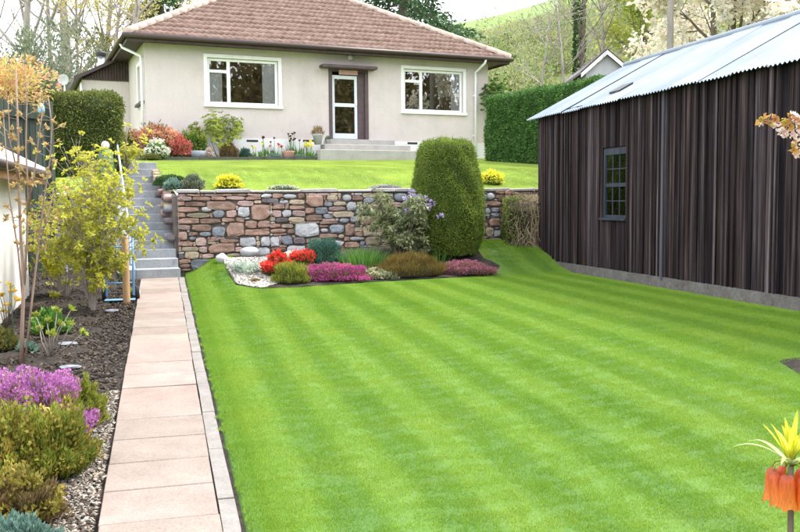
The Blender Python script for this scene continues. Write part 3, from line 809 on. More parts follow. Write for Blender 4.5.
# windows
def window(op, split, transom, yf=.07, left_small=True):
    xa, za, xb, zb = op; fw = .075
    w_ = MB(); w_.box(xa+.004, xb-.004, yf, yf+.06, zb-fw, zb-.004); w_.box(xa+.004, xb-.004, yf, yf+.06, za+.004, za+fw)
    w_.box(xa+.004, xa+fw, yf, yf+.06, za+fw, zb-fw); w_.box(xb-fw, xb-.004, yf, yf+.06, za+fw, zb-fw)
    xm = xa+split*(xb-xa)
    w_.box(xm-.045, xm+.045, yf+.001, yf+.061, za+fw, zb-fw)
    zm = za+transom*(zb-za)
    w_.box(xa+fw, xm-.045, yf+.002, yf+.058, zm-.04, zm+.04)
    win = w_.build('window', m_white, HOUSE, bevel=.006)
    f_ = MB(); b_ = .09      # surround band on the wall
    f_.box(xa-b_, xb+b_, -.022, .0, zb, zb+b_); f_.box(xa-b_, xa, -.022, 0, za, zb); f_.box(xb, xb+b_, -.022, 0, za, zb)
    f_.build('window_surround', m_white, win)
    MB().box(xa-b_-.02, xb+b_+.02, -.07, .07, za-.075, za-.001).build('sill', m_white, win, bevel=.008)
    for (p0, p1, q0, q1) in ((xa+fw, xm-.045, za+fw, zm-.04), (xa+fw, xm-.045, zm+.04, zb-fw), (xm+.045, xb-fw, za+fw, zb-fw)):
        MB().box(p0, p1, yf+.028, yf+.034, q0, q1).build('pane', m_glass, win)
    return win, xm, zm
def curtain(par, xa, xb, za, zb, y=.138):
    V = []; n = 24
    for i in range(n+1):
        x = xa+(xb-xa)*i/n; yy = y+.006*math.sin(i*.9)
        V += [(x, yy, za), (x, yy, zb)]
    me = np_mesh('curtain', V, [(2*i, 2*i+2, 2*i+3, 2*i+1) for i in range(n)], True)
    return link('curtain', me, m_curtain, par)
win, xm, zm = window(w1, .30, .72)
curtain(win, w1[2]-.42, w1[2]-.06, w1[1]+.06, w1[3]-.06); curtain(win, w1[0]+.06, w1[0]+.42, w1[1]+.06, zm-.05)
win, xm, zm = window(w2, .30, .72)
curtain(win, w2[2]-.34, w2[2]-.06, w2[1]+.06, w2[3]-.06)
# side window
sw = MB(); sw.box(.07, .13, sw0+.004, sw0+.07, sz0, sz1); sw.box(.07, .13, sw1-.07, sw1-.004, sz0, sz1); sw.box(.07, .13, sw0+.07, sw1-.07, sz1-.07, sz1-.003); sw.box(.07, .13, sw0+.07, sw1-.07, sz0+.003, sz0+.07)
swn = sw.build('window', m_white, HOUSE)
MB().box(-.02, 0, sw0-.1, sw1+.1, sz1, sz1+.1).build('window_surround', m_white, swn)
MB().box(-.02, 0, sw0-.1, sw0, sz0, sz1).build('window_surround', m_white, swn); MB().box(-.02, 0, sw1, sw1+.1, sz0, sz1).build('window_surround', m_white, swn)
MB().box(-.09, .07, sw0-.1, sw1+.1, sz0-.07, sz0-.002).build('sill', m_dark, swn)
MB().box(.09, .096, sw0+.07, sw1-.07, sz0+.07, sz1-.07).build('pane', m_glass, swn)
# door
xa, za, xb, zb = d1
m_dbrown = surf('door_brown', [(.075,.052,.055), (.12,.085,.09)], 6, .6)
fr = MB(); fr.box(xa-.05, xa+.05, -.02, .14, za, zb); fr.box(xb-.05, xb+.05, -.02, .14, za, zb); fr.box(xa+.05, xb-.05, -.02, .14, zb-.06, zb)
DOOR = fr.build('door', m_dbrown, HOUSE)
MB().box(xa-.32, xb+.22, -.34, .0, zb+.002, zb+.085).build('door_canopy', m_dbrown, HOUSE, bevel=.01)
xs_ = fac(357.5, 110)[0]
m_alu = plain('pale_blue_aluminium', (.60,.64,.68), .35, .5)
dl = MB(); t_ = .075
dl.box(xa+.06, xa+.06+t_, .03, .07, za+.02, zb-.16); dl.box(xs_-t_, xs_, .03, .07, za+.02, zb-.16)
for q0, q1 in ((za+.02, za+.17), (za+.02+(zb-za)*.46, za+.12+(zb-za)*.46), (zb-.26, zb-.16)): dl.box(xa+.06+t_, xs_-t_, .031, .069, q0, q1)
dleaf = dl.build('door_leaf', m_alu, DOOR)
m_obsc = plain('brown_glass_backing', (.16,.14,.12), .3, .4)
MB().box(xa+.06+t_, xs_-t_, .045, .052, za+.17, za+.02+(zb-za)*.46).build('pane', m_glass, DOOR)
MB().box(xa+.06+t_, xs_-t_, .045, .052, za+.12+(zb-za)*.46, zb-.26).build('pane', m_glass, DOOR)
MB().box(xs_+.01, xb-.055, .06, .11, za+.02, zb-.065).build('side_panel', m_dbrown, DOOR)
MB().box(xs_-.055, xs_-.015, -.01, .03, za+.98, za+1.10).build('handle', m_white, DOOR)
m_pinks = plain('pink_name_board', (.50,.29,.26), .6)
a_, b_ = fac(338.5, 74.5), fac(357, 71); MB().box(a_[0], b_[0], -.045, -.02, a_[1], b_[1]).build('name_board', m_pinks, HOUSE)
a_ = fac(349, 57.5); MB().lathe([(.05, -.09), (.075, -.05), (.075, .03), (.03, .06)], 10, (a_[0], -.10, a_[1])).build('wall_lamp', plain('lamp_glass', (.55,.58,.6), .3), HOUSE, True)
MB().box(a_[0]-.04, a_[0]+.04, -.10, 0, a_[1]+.03, a_[1]+.07).build('lamp_bracket', m_dark, HOUSE)
# door steps
sA, sB = fac(327, 150)[0], fac(386, 150)[0]
for i, (ex, fr_) in enumerate(((0, .55), (.28, .95), (.55, 1.35))):
    MB().box(sA-ex-.1, sB+ex*1.1+.05, -fr_, -.031, -.5, ZD-.035-.17*(i)-.0).build('door_step', m_pale, HOUSE, bevel=.01) if i == 0 else MB().box(sA-ex-.1, sB+ex*1.1+.05, -fr_, -.55-.4*(i-1)-.002, -.5, ZD-.035-.17*i).build('door_step', m_pale, HOUSE, bevel=.01)
# downpipes
m_pipe = plain('white_pipe', (.74,.74,.74), .4, .4)
s = fac(474.5, 110)[0]
MB().tube([(s+.10, ya-.05, gz-.03), (s+.09, ya-.02, gz-.14), (s, -.07, gz-.36), (s, -.07, gz-.5), (s+.0, -.07, .02)], .038, 8).build('downpipe', m_pipe, HOUSE, True)
MB().tube([(x0-.05, .55, gz-.03), (x0, .5, gz-.15), (-.07, .14, gz-.40), (-.07, .12, gz-.55), (-.07, .12, .02)], .038, 8).build('downpipe', m_pipe, HOUSE, True)
for zz in (.9, 2.1):
    MB().box(s-.06, s+.06, -.07, 0, zz, zz+.04).build('pipe_clip', m_pipe, HOUSE)
# ---- rear extension on the left
ex0 = lw(129.5, 100)[0]
def pe(px, py):
    r = ray(px, py); q = HA+HY*ex0; t = q.dot(HY)/Vector((r.x, r.y, 0)).dot(HY); p = EYE+r*t
    return (p-HA).dot(HX), p.z-HZ
eL = pe(83, 100)[0]; ez = pe(100, 79.5)[1]; pa, pb = pe(83, 79)[1], pe(116, 62)[1]
EXT = thing('rear_extension', 'low side extension with brown board gable, joined to the left of the bungalow', 'extension', HA, TH)
MB().box(eL, -.002, ex0, ex0+4, -.6, ez).build('wall', m_render, EXT)
xp = pe(117, 62)[0]
nb = 16
for i in range(nb):
    xa = eL+(-.006-eL)*i/nb; xb = eL+(-.006-eL)*(i+1)/nb-.012
    f = lambda x: min(pb, pa+(pb-pa)*(x-eL)/(xp-eL))
    MB().prism([(xa, ex0-.03, ez-.03), (xb, ex0-.03, ez-.03), (xb, ex0-.03, f(xb)), (xa, ex0-.03, f(xa))], (0, .06, 0)).build('cladding_board', m_brown, EXT)
MB().prism([(eL-.25, ex0-.25, pa-.08), (xp, ex0-.25, pb+.005), (-.004, ex0-.25, pb+.005), (-.004, ex0-.25, pb+.10), (xp, ex0-.25, pb+.10), (eL-.25, ex0-.25, pa+.03)], (0, 4.4, 0)).build('roof', m_gut, EXT)
fx, fz = pe(105, 62); fz1 = pe(105, 46)[1]
m_steel = plain('flue_steel', (.45,.46,.47), .35, .5, .6)
MB().lathe([(.14, fz-.1), (.14, fz+.12), (.10, fz+.16), (.10, fz1-.10)], 12, (fx, ex0+1.2, 0)).build('flue', m_steel, EXT, True)
MB().lathe([(.15, fz1-.10), (.16, fz1-.02), (.13, fz1+.03)], 12, (fx, ex0+1.2, 0)).build('flue_cap', m_dark, EXT)
s_ = pe(82, 100)[0]; MB().tube([(eL-.04, ex0-.05, pa-.12), (eL-.04, ex0-.05, -.3)], .035, 8).build('downpipe', m_pipe, EXT, True)

# ================================================================== SHED
SX = -D   # local x runs along the wall towards the camera
SHZ = .36
SHED = thing('timber_shed', 'old shed of dark weathered vertical boards under a pale corrugated iron roof', 'shed', (SHC.x, SHC.y, SHZ), math.atan2(SX.y, SX.x))
# local: x towards the camera, y to the right of the wall (local +y = rotate x by 90 = away?) 
LY = Vector((-SX.y, SX.x, 0)); sgn = 1 if LY.dot(N) > 0 else -1
SLEN = 10.0; PL = .15; SW = 3.7
EZ = P(540, 118, SHC.y).z-SHZ
def Y_(v): return sgn*v
mb = MB(); mb.box(-.02, SLEN, min(Y_(-.05), Y_(.15)), max(Y_(-.05), Y_(.15)), -.5, PL); mb.box(-.02, .16, *sorted((Y_(.15), Y_(SW))), -.5, PL)
mb.build('plinth', surf('plinth_concrete', [(.11,.10,.092), (.20,.185,.175)], 5, .95, (30, .8, .015), fine=(30, .5), wear=(4, .6, (.10,.105,.08))), SHED)
def shp(px, py):
    r = ray(px, py); q = Vector((SHC.x, SHC.y, 0)); t = q.dot(N)/Vector((r.x, r.y, 0)).dot(N); p = EYE+r*t
    return (p-q).dot(SX), p.z-SHZ
wx0, wx1 = shp(604, 180)[0], shp(627, 180)[0]; wz0, wz1 = shp(615, 218)[1], shp(615, 148)[1]
x = 0; sr = random.Random(3)
while x < SLEN:
    wd = sr.uniform(.075, .125); xe = x+wd
    if x < wx0 < xe or (0 < wx0-x < .05): xe = wx0
    if wx0 <= x < wx1 and xe > wx1-.03: xe = wx1
    dy = sr.uniform(0, .022)
    def board(za, zb):
        gap = sr.uniform(.006, .015)
        mb = MB(); y0_, y1_ = sorted((Y_(-.012-dy), Y_(.02)))
        mb.box(x, xe-gap, y0_, y1_, za, zb)
        # slightly ragged: shift ends
        mb.v = [(vx+sr.uniform(-.003, .003), vy, vz) for vx, vy, vz in mb.v]
        o = mb.build('board', m_wood, SHED)
    zb_ = PL-.02+sr.uniform(-.02, .012)
    if wx0-.001 <= x < wx1-.01: board(zb_, wz0-.03); board(wz1+.02, EZ+.05)
    else: board(zb_, EZ+.05)
    if sr.random() < .55 and not (wx0-.05 <= xe < wx1+.02):
        y0_, y1_ = sorted((Y_(-.048), Y_(-.036)))
        cwd = sr.uniform(.018, .034)
        MB().box(xe-cwd/2, xe+cwd/2, y0_, y1_, zb_, EZ+.04).build('cover_strip', m_wood, SHED)
    x = xe
yb0, yb1 = sorted((Y_(.021), Y_(.06)))
bk = MB(); bk.box(0, wx0, yb0, yb1, PL, EZ); bk.box(wx1, SLEN, yb0, yb1, PL, EZ); bk.box(wx0, wx1, yb0, yb1, PL, wz0); bk.box(wx0, wx1, yb0, yb1, wz1, EZ)
bk.build('wall_lining', m_brown, SHED)
RH = 1.07; HALF = 1.95
gw = MB()
for xx in (.0, SLEN-.04): gw.prism([(xx, Y_(.061), PL), (xx, Y_(SW), PL), (xx, Y_(SW), EZ-.02), (xx, Y_(SW/2), EZ+RH-.12), (xx, Y_(.061), EZ-.02)], (.04, 0, 0))
gw.build('gable_wall', m_wood, SHED)
bx_ = MB(); bx_.box(.041, SLEN-.041, *sorted((Y_(SW-.04), Y_(SW))), PL, EZ-.03); bx_.build('rear_wall', m_wood, SHED)
cp = MB(); cp.box(-.025, .0, *sorted((Y_(-.03), Y_(.06))), PL, EZ); cp.build('corner_post', m_wood, SHED)
# grey vertical post between the two lengths of wall (665 px)
gx = shp(666, 180)[0]
MB().box(gx-.018, gx+.018, *sorted((Y_(-.066), Y_(-.049))), PL-.03, EZ).build('cover_post', surf('grey_board', [(.05,.05,.06), (.10,.10,.12)], 1, .9, None, stretch=(14, 14, .8)), SHED)
# roof sheets
def sheet(x0_, wdt, y0_, z0_, y1_, z1_, name, lift):
    n = int(wdt/.076*8); V = []
    for i in range(n+1):
        xx = x0_+wdt*i/n; h = .012*math.sin(xx/.076*2*math.pi)+lift
        V += [(xx, Y_(y0_), z0_+h), (xx, Y_(y1_), z1_+h)]
    return link(name, np_mesh(name, V, [(2*i, 2*i+2, 2*i+3, 2*i+1) for i in range(n)], True), m_tin, SHED)
k = 0; xx = -.22
while xx < SLEN+.1:
    tl = sr.uniform(-.025, .03)
    sheet(xx, .72, -.16+tl, EZ+.01-.05, HALF-.07, EZ+RH-.03, 'roof_sheet', .014*(k % 2)+.012)
    sheet(xx, .72, SW+.16, EZ+.01-.05, HALF-.13, EZ+RH-.03, 'roof_sheet', .006*(k % 2)+.012)
    xx += .66; k += 1
MB().tube([(-.25, Y_(HALF-.1), EZ+RH-.03), (SLEN+.1, Y_(HALF-.1), EZ+RH-.03)], .06, 8).build('ridge_cap', m_tin, SHED, True)
# dark patch in the roof
def rp(px, py):
    # on the near slope
    n_ = Vector((0, 0, 0)); r = ray(px, py)
    for t in np.linspace(8, 20, 1200):
        p = EYE+r*t; l = Vector((p.x-SHC.x, p.y-SHC.y, 0)); v = l.dot(N); zz = SHZ+EZ-.04+(v+.16)*(RH+.01)/(HALF+.09)
        if v > -.2 and p.z < zz: return l.dot(SX), v, p.z-SHZ
    return 0, 0, 0
q = rp(621, 91)
sl_ = (RH+.01)/(HALF+.09)
MB().prism([(q[0]-.16, Y_(q[1]-.12), q[2]-.12*sl_+.03), (q[0]+.16, Y_(q[1]-.12), q[2]-.12*sl_+.03), (q[0]+.16, Y_(q[1]+.12), q[2]+.12*sl_+.03), (q[0]-.16, Y_(q[1]+.12), q[2]+.12*sl_+.03)], (0, 0, .03)).build('roof_hatch', m_dark, SHED)
# window of the shed
fwid = .045
def yb_(a_, b_): return sorted((Y_(a_), Y_(b_)))
wf = MB(); wf.box(wx0, wx0+fwid, *yb_(-.004, .06), wz0, wz1); wf.box(wx1-fwid*.7, wx1, *yb_(-.004, .06), wz0, wz1); wf.box(wx0+fwid, wx1-fwid*.7, *yb_(-.006, .06), wz1-.10, wz1)
wf.box(wx0+fwid, wx1-fwid*.7, *yb_(-.003, .06), wz0, wz0+.045)
SWN = wf.build('window', m_bluewood, SHED)
ia, ib = wx0+fwid, wx1-fwid*.7; ja, jb = wz0+.045, wz1-.10; jm = (ja+jb)/2
MB().box(ia, ib, *yb_(.0, .045), jm-.03, jm+.03).build('meeting_rail', m_bluewood, SWN)
MB().box(wx0-.04, wx1+.03, *yb_(-.065, .02), wz0-.035, wz0-.001).build('sill', m_bluewood, SWN)
for (z0_, z1_) in ((ja, jm-.03), (jm+.03, jb)):
    for k in (1, 2):
        xx = ia+(ib-ia)*k/3; MB().box(xx-.008, xx+.008, *yb_(.008, .035), z0_, z1_).build('glazing_bar', m_bluewood, SWN)
    zz = (z0_+z1_)/2; MB().box(ia, ib, *yb_(.010, .033), zz-.008, zz+.008).build('glazing_bar', m_bluewood, SWN)
    for k in range(3):
        for h in range(2):
            xa, xb = ia+(ib-ia)*k/3+.008, ia+(ib-ia)*(k+1)/3-.008; za, zb = z0_+(z1_-z0_)*h/2+.008, z0_+(z1_-z0_)*(h+1)/2-.008
            o = MB().box(xa, xb, *yb_(.02, .024), za, zb).build('pane', m_glass, SWN)

# ================================================================== GARAGE ON THE LEFT
GC = P(29, 285, 12.5)
GAR = thing('garage', 'low white rendered outbuilding with a sloping roof at the left edge', 'outbuilding', (GC.x, GC.y, HL(GC.x, GC.y)), math.atan2(SX.y, SX.x))
gz0 = HL(GC.x, GC.y); GE = P(45, 171, 12.9).z-gz0
# local x towards camera, wall at y=0, building lies at -N side
def G_(v): return -sgn*v
MB().box(0, 5.5, *sorted((G_(0), G_(3))), -.4, GE+.02).build('wall', m_rwhite, GAR)
pt = .52
MB().prism([(-.0, G_(0), GE+.02), (0, G_(3), GE+.02), (0, G_(1.5), GE+1.5*pt)], (5.5, 0, 0)).build('gable_wall', m_rwhite, GAR)
m_rfelt = surf('roof_felt', [(.30,.26,.25), (.44,.39,.37)], 5, .95, (40, .6, .01), fine=(40, .3))
m_orange = surf('orange_timber', [(.33,.17,.09), (.46,.27,.15)], 4, .7, None, stretch=(1, 1, 6))
for i in range(8):
    xa = -.30+i*.76
    MB().prism([(xa, G_(-.22), GE-.05), (xa+.755, G_(-.22), GE-.05), (xa+.755, G_(1.6), GE+1.6*pt+.06), (xa, G_(1.6), GE+1.6*pt+.06)], (0, 0, .05)).build('roof_sheet', m_rfelt, GAR)
MB().box(-.28, 5.7, *sorted((G_(-.235), G_(-.205))), GE-.20, GE-.06).build('fascia', m_orange, GAR)
MB().tube([(-.3, G_(-.29), GE-.06), (5.7, G_(-.29), GE-.06)], .05, 8).build('gutter', m_gut, GAR, True)
MB().prism([(-.34, G_(-.24), GE-.10), (-.34, G_(1.6), GE+1.6*pt+.02), (-.34, G_(1.6), GE+1.6*pt+.16), (-.34, G_(-.24), GE+.045)], (.035, 0, 0)).build('verge_board', m_white, GAR)
# ================================================================== PLANTS: materials
lf_yew = leaf('yew_leaf', [(.085,.135,.022), (.15,.225,.036), (.22,.30,.058), (.29,.345,.085)], .28, patch=4)
lf_hedge = leaf('hedge_leaf', [(.075,.105,.03), (.15,.185,.05), (.27,.29,.09)], .3)
lf_tall = leaf('tall_hedge_leaf', [(0.051,0.128,0.037), (0.085,0.196,0.051), (0.145,0.272,0.076)], .25)
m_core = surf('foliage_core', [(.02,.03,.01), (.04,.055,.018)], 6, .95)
m_twigcore = surf('twig_core', [(.03,.025,.014), (.06,.045,.03)], 9, .95)
lf_yel = leaf('yellow_leaf', [(.42,.44,.045), (.54,.54,.07), (.62,.60,.13)], .5)
lf_yelgreen = leaf('yellow_green_leaf', [(.20,.29,.04), (.33,.41,.07), (.44,.48,.11)], .45)
lf_green = leaf('green_leaf', [(.07,.18,.035), (.11,.25,.05), (.17,.32,.08)], .35)
lf_olive = leaf('olive_leaf', [(.10,.11,.03), (.16,.165,.045), (.24,.215,.07)], .3)
lf_heath = leaf('heather_green', [(.12,.17,.022), (.20,.25,.035), (.30,.32,.06), (.38,.34,.09)], .3)
lf_heathy = leaf('heather_yellow', [(.20,.17,.03), (.30,.25,.05), (.38,.30,.08)], .3)
lf_heathb = leaf('heather_brown', [(.16,.10,.045), (.25,.165,.08), (.32,.24,.12)], .3)
lf_rust = leaf('heather_rust', [(0.130,0.091,0.026), (0.208,0.150,0.046), (0.260,0.208,0.065)], .3)
lf_blue = leaf('blue_green_leaf', [(.10,.20,.17), (.17,.29,.25), (.27,.38,.34)], .3)
lf_conb = leaf('conifer_blue', [(0.039,0.111,0.091), (0.065,0.163,0.130), (0.104,0.221,0.182)], .2)
lf_silver = leaf('silver_leaf', [(.26,.34,.30), (.36,.44,.40), (.46,.53,.49)], .3)
lf_rhodo = leaf('rhododendron_leaf', [(0.144,0.180,0.084), (0.240,0.270,0.144), (0.360,0.372,0.228)], .25, .4)
lf_redg = leaf('bronze_leaf', [(.70,.58,.14), (.66,.50,.18), (.64,.40,.22), (.42,.44,.14), (.30,.36,.12)], .5)
lf_pink = leaf('pink_shoot', [(.66,.24,.17), (.72,.36,.26), (.76,.52,.38)], .5)
lf_coral = leaf('coral_shoot', [(.52,.10,.10), (.62,.17,.16), (.66,.27,.24)], .45)
fl_red = leaf('red_flower', [(.62,.035,.03), (.72,.07,.06), (.75,.13,.10)], .4)
fl_mag = leaf('magenta_flower', [(.36,.05,.20), (.50,.09,.30), (.60,.18,.42)], .4)
fl_pur = leaf('purple_flower', [(.36,.10,.36), (.50,.18,.50), (.62,.33,.62)], .4)
fl_dull = leaf('dull_purple_flower', [(.26,.09,.15), (.36,.13,.22), (.42,.20,.28)], .35)
fl_lil = leaf('lilac_flower', [(.40,.30,.62), (.52,.42,.74), (.64,.56,.80)], .4)
fl_white = leaf('white_flower', [(.70,.70,.62), (.78,.78,.74), (.82,.82,.80)], .4)
fl_cream = leaf('cream_leaf', [(.42,.42,.27), (.55,.54,.38), (.62,.62,.48)], .4)
fl_yel = leaf('yellow_flower', [(.74,.68,.03), (.80,.75,.06), (.82,.78,.15)], .4)
fl_blos = leaf('blossom', [(.72,.62,.54), (.78,.72,.67), (.80,.77,.75)], .5)
fl_pblos = leaf('pink_blossom', [(.72,.48,.52), (.78,.62,.64), (.82,.76,.76)], .5)
fl_dark = leaf('dark_tulip', [(.06,.01,.03), (.10,.02,.04), (.14,.03,.05)], .2)
lf_tan = leaf('tan_bud', [(.42,.26,.09), (.52,.36,.15), (.56,.45,.23)], .45)
lf_con = leaf('conifer_needles', [(0.035,0.084,0.039), (0.063,0.133,0.056), (0.105,0.189,0.084)], .15)
lf_scrub = leaf('scrub', [(.13,.16,.06), (.22,.24,.12), (.31,.28,.20), (.38,.35,.27), (.20,.30,.08), (.30,.38,.11), (.42,.40,.14)], .4, patch=.3)
lf_grey = leaf('grey_green_bush', [(0.125,0.156,0.106), (0.200,0.231,0.163), (0.288,0.312,0.237)], .3)
lf_wil = leaf('willow_leaf', [(.42,.38,.12), (.52,.46,.18), (.58,.52,.26)], .5)
lf_lime = leaf('lime_leaf', [(.30,.36,.05), (.40,.44,.08), (.48,.48,.14)], .5)
lf_ivy = leaf('ivy_leaf', [(0.039,0.091,0.033), (0.065,0.130,0.046), (0.091,0.182,0.065)], .2)
lf_dry = leaf('dry_stem', [(.24,.175,.11), (.34,.27,.19), (.44,.37,.29)], .2)

def proto_thing(name, label, cat, p, group=None): return thing(name, label, cat, p, 0, group)
def mound(name, label, cat, p, rx, ry, h, lm, n, Lf, Wf, flowers=None, nf=0, fl=.02, group=None, up=.9, core=m_core, hull=.8, lump=.14, ftop=.15, fpart='flowers', spikes=False, rng=RNG):
    if p.y < 17 and p.z < 1.2:      # given by its front edge: step back to its middle
        f_ = (p.y+ry*.65)/p.y; p = Vector((p.x*f_, p.y*f_, 0)); p.z = HL(p.x, p.y)
    t = thing(name, label, cat, p, random.uniform(-.3, .3), group)
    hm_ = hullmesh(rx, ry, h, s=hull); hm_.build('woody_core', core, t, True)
    pts, nn = dome(n, rx, ry, h, rng, lump=lump)
    cloud('foliage', lm, t, pts-nn*Lf*.5, nn+np.array([0, 0, up])+rng.normal(size=(n, 3))*.35, Lf, Wf, rng, spikes)
    if flowers and nf:
        pts, nn = dome(nf, rx*1.04, ry*1.04, h*1.06, rng, lump=lump, bottom=ftop, shell=.15)
        cloud(fpart, flowers, t, pts, nn+np.array([0, 0, up*.6])+rng.normal(size=(nf, 3))*.6, fl, fl*.7, rng)
    return t
def whorls(tips, n, Lf, Wf, rng, droop=.25, ahead=.4):
    pts, ds = [], []
    for p, d in tips:
        for _ in range(n):
            r = Vector(rng.normal(size=3)); r = r-d*r.dot(d); r.normalize()
            pts.append(p+Vector(rng.normal(size=3))*Lf*.12); ds.append(d*ahead+r-Vector((0, 0, droop)))
    return np.array([tuple(p) for p in pts]), np.array([tuple(d) for d in ds])
def stemshrub(name, label, cat, p, nst, h, spread, rad, depth, lm, nl, Lf, Wf, bark=m_bark, flowers=None, nf=0, fl=.03, seed=1, up=.3, extra=0, group=None, bs=.55, frac=1.0, nch=(2, 3), hs=(1,)):
    rng = np.random.default_rng(seed); t = thing(name, label, cat, p, 0, group); mb = MB(); tips = []
    for i in range(nst):
        an = 2*math.pi*(i+rng.uniform(0, .8))/nst; s = spread*rng.uniform(.35, 1)
        branches(rng, (math.cos(an)*.05*spread, math.sin(an)*.05*spread, -.03), (math.cos(an)*s, math.sin(an)*s, 1), h*.48*hs[i % len(hs)], rad, depth, mb, tips, bs, up, nch, 4, 6, .10, .0025)
    mb.build('stems', bark, t, True)
    if frac < 1: tl = [x for x in tips if rng.random() < frac]
    else: tl = tips
    q, d = whorls(tl, nl, Lf, Wf, rng); cloud('foliage', lm, t, q, d, Lf, Wf, rng)
    if flowers and nf:
        ft = [x for x in tips if x[0].z > h*.55]; ft = [ft[i] for i in rng.permutation(len(ft))[:nf]]
        q, d = whorls(ft, 14, fl, fl*.7, rng, 0, .9); cloud('flowers', flowers, t, q, d, fl, fl*.8, rng)
    return t

# ------------------------------------------------------------------ hedges
def box_hedge(name, label, pa, pb, thick, h, lm, n, Lf, rng=RNG, rnd=.22, core=m_core):
    pa, pb = Vector(pa), Vector(pb); ln = (pb-pa).length; d = (pb-pa).normalized()
    t = thing(name, label, 'hedge', pa, math.atan2(d.y, d.x))
    dz = (pb.z-pa.z)
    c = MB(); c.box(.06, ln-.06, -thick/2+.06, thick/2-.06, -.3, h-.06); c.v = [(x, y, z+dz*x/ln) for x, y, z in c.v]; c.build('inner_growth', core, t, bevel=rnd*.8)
    # sample the surface of a rounded box
    ar = [ln*h, ln*h, thick*h, thick*h, ln*thick]; pr_ = np.array(ar)/sum(ar)
    f = rng.choice(5, n, p=pr_); u = rng.uniform(0, 1, n); v = rng.uniform(0, 1, n)
    X = np.where(f == 2, 0, np.where(f == 3, ln, u*ln)); Y = np.where(f == 0, -thick/2, np.where(f == 1, thick/2, np.where(f == 4, (v-.5)*thick, (u-.5)*thick)))
    Z = np.where(f == 4, h, v*h)
    nn = np.zeros((n, 3)); nn[f == 0, 1] = -1; nn[f == 1, 1] = 1; nn[f == 2, 0] = -1; nn[f == 3, 0] = 1; nn[f == 4, 2] = 1
    # round the edges
    cx = np.clip(X, rnd, ln-rnd); cy = np.clip(Y, -thick/2+rnd, thick/2-rnd); cz = np.minimum(Z, h-rnd)
    off = np.stack([X-cx, Y-cy, Z-cz], 1); lo = np.linalg.norm(off, axis=1, keepdims=True)
    k = lo[:, 0] > rnd*.999
    o2 = off.copy(); o2[k] = off[k]/lo[k]*rnd; nn[k] = unit(off[k])
    p = np.stack([cx, cy, cz], 1)+o2
    lum = .035*np.sin(p[:, 0]*3.1+1)*np.sin(p[:, 2]*4.3+p[:, 1]*3)+.02*np.sin(p[:, 0]*9)*np.sin(p[:, 2]*8)
    p = p+nn*(lum+rng.normal(size=n)*.02-.02)[:, None]; p[:, 2] += dz*p[:, 0]/ln
    cloud('foliage', lm, t, p, nn+rng.normal(size=(n, 3))*.8+np.array([0, 0, .25]), Lf, Lf*.55, rng)
    k_ = rng.integers(0, n, 900); cloud('stray_shoots', lm, t, p[k_], nn[k_]*.7+rng.normal(size=(900, 3))*.4+np.array([0, 0, .7]), Lf*2.2, Lf*.3, rng)
    return t
ha = P(120, 150, 17.6); hb = P(-40, 150, 16.0)
zg = HU(ha.x, ha.y)
hd = box_hedge('clipped_hedge', 'rounded clipped hedge above the steps, left of the handrail', (ha.x+.02, ha.y, zg-.1), (hb.x-.5, hb.y, zg-.1), 1.1, P(90, 94, 17.3).z-zg+.1, lf_hedge, 42000, .045, rnd=.28)
pa, pb = P(501, 157, 24.6), P(642, 157, 20.0); za = HU(pa.x, pa.y)
box_hedge('tall_hedge', 'tall dark green clipped hedge between the bungalow and the shed', (pa.x, pa.y+.4, za-.1), (pb.x, pb.y+.4, za-.1), 1.1, P(495, 97, 24.6).z-za+.1, lf_tall, 60000, .06, rnd=.2)
# topiary
tb = hit(447, 262); tb = Vector((tb.x*(tb.y+.42)/tb.y, tb.y+.42, 0)); tb.z = HL(tb.x, tb.y)
TP = thing('topiary_yew', 'big flat topped clipped yew bush standing before the stone wall', 'topiary', tb)
prof = [(.50, 0), (.61, .35), (.66, .75), (.64, 1.05), (.585, 1.40), (.52, 1.72), (.465, 1.94), (.42, 2.05), (.28, 2.10), (.01, 2.11)]
hs = P(446, 141, tb.y).z-tb.z; prof = [(r, z*hs/2.11) for r, z in prof]
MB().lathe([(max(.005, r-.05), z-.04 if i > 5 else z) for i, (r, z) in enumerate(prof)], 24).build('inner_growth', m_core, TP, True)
n = 95000; zz = RNG.uniform(0, 1, n); pz = np.array([z for r, z in prof]); prr = np.array([r for r, z in prof])
sl_ = np.concatenate([[0], np.cumsum(np.hypot(np.diff(pz), np.diff(prr))*(prr[1:]+prr[:-1])/2)]); q = RNG.uniform(0, sl_[-1], n)
rr = np.interp(q, sl_, prr); zc = np.interp(q, sl_, pz); e = .002
dr, dzv = np.interp(q+e, sl_, prr)-np.interp(q-e, sl_, prr), np.interp(q+e, sl_, pz)-np.interp(q-e, sl_, pz)
th = RNG.uniform(0, 2*np.pi, n); nr = dzv/np.hypot(dr, dzv); nz = -dr/np.hypot(dr, dzv)
nn = np.stack([nr*np.cos(th), nr*np.sin(th), nz], 1)
lum = .028*np.sin(th*4+zc*3)*np.sin(zc*5+1)+.018*np.sin(th*9+zc*7)
pts = np.stack([rr*np.cos(th), rr*np.sin(th), zc], 1)+nn*(lum+RNG.normal(size=n)*.018-.015)[:, None]
k_ = RNG.integers(0, n, 700); cloud('stray_shoots', lf_yew, TP, pts[k_]+nn[k_]*.012, nn[k_]*.6+RNG.normal(size=(700, 3))*.4+np.array([0, 0, .8]), .07, .010)
cloud('foliage', lf_yew, TP, pts, nn+RNG.normal(size=(n, 3))*.7+np.array([0, 0, .2]), .027, .012)

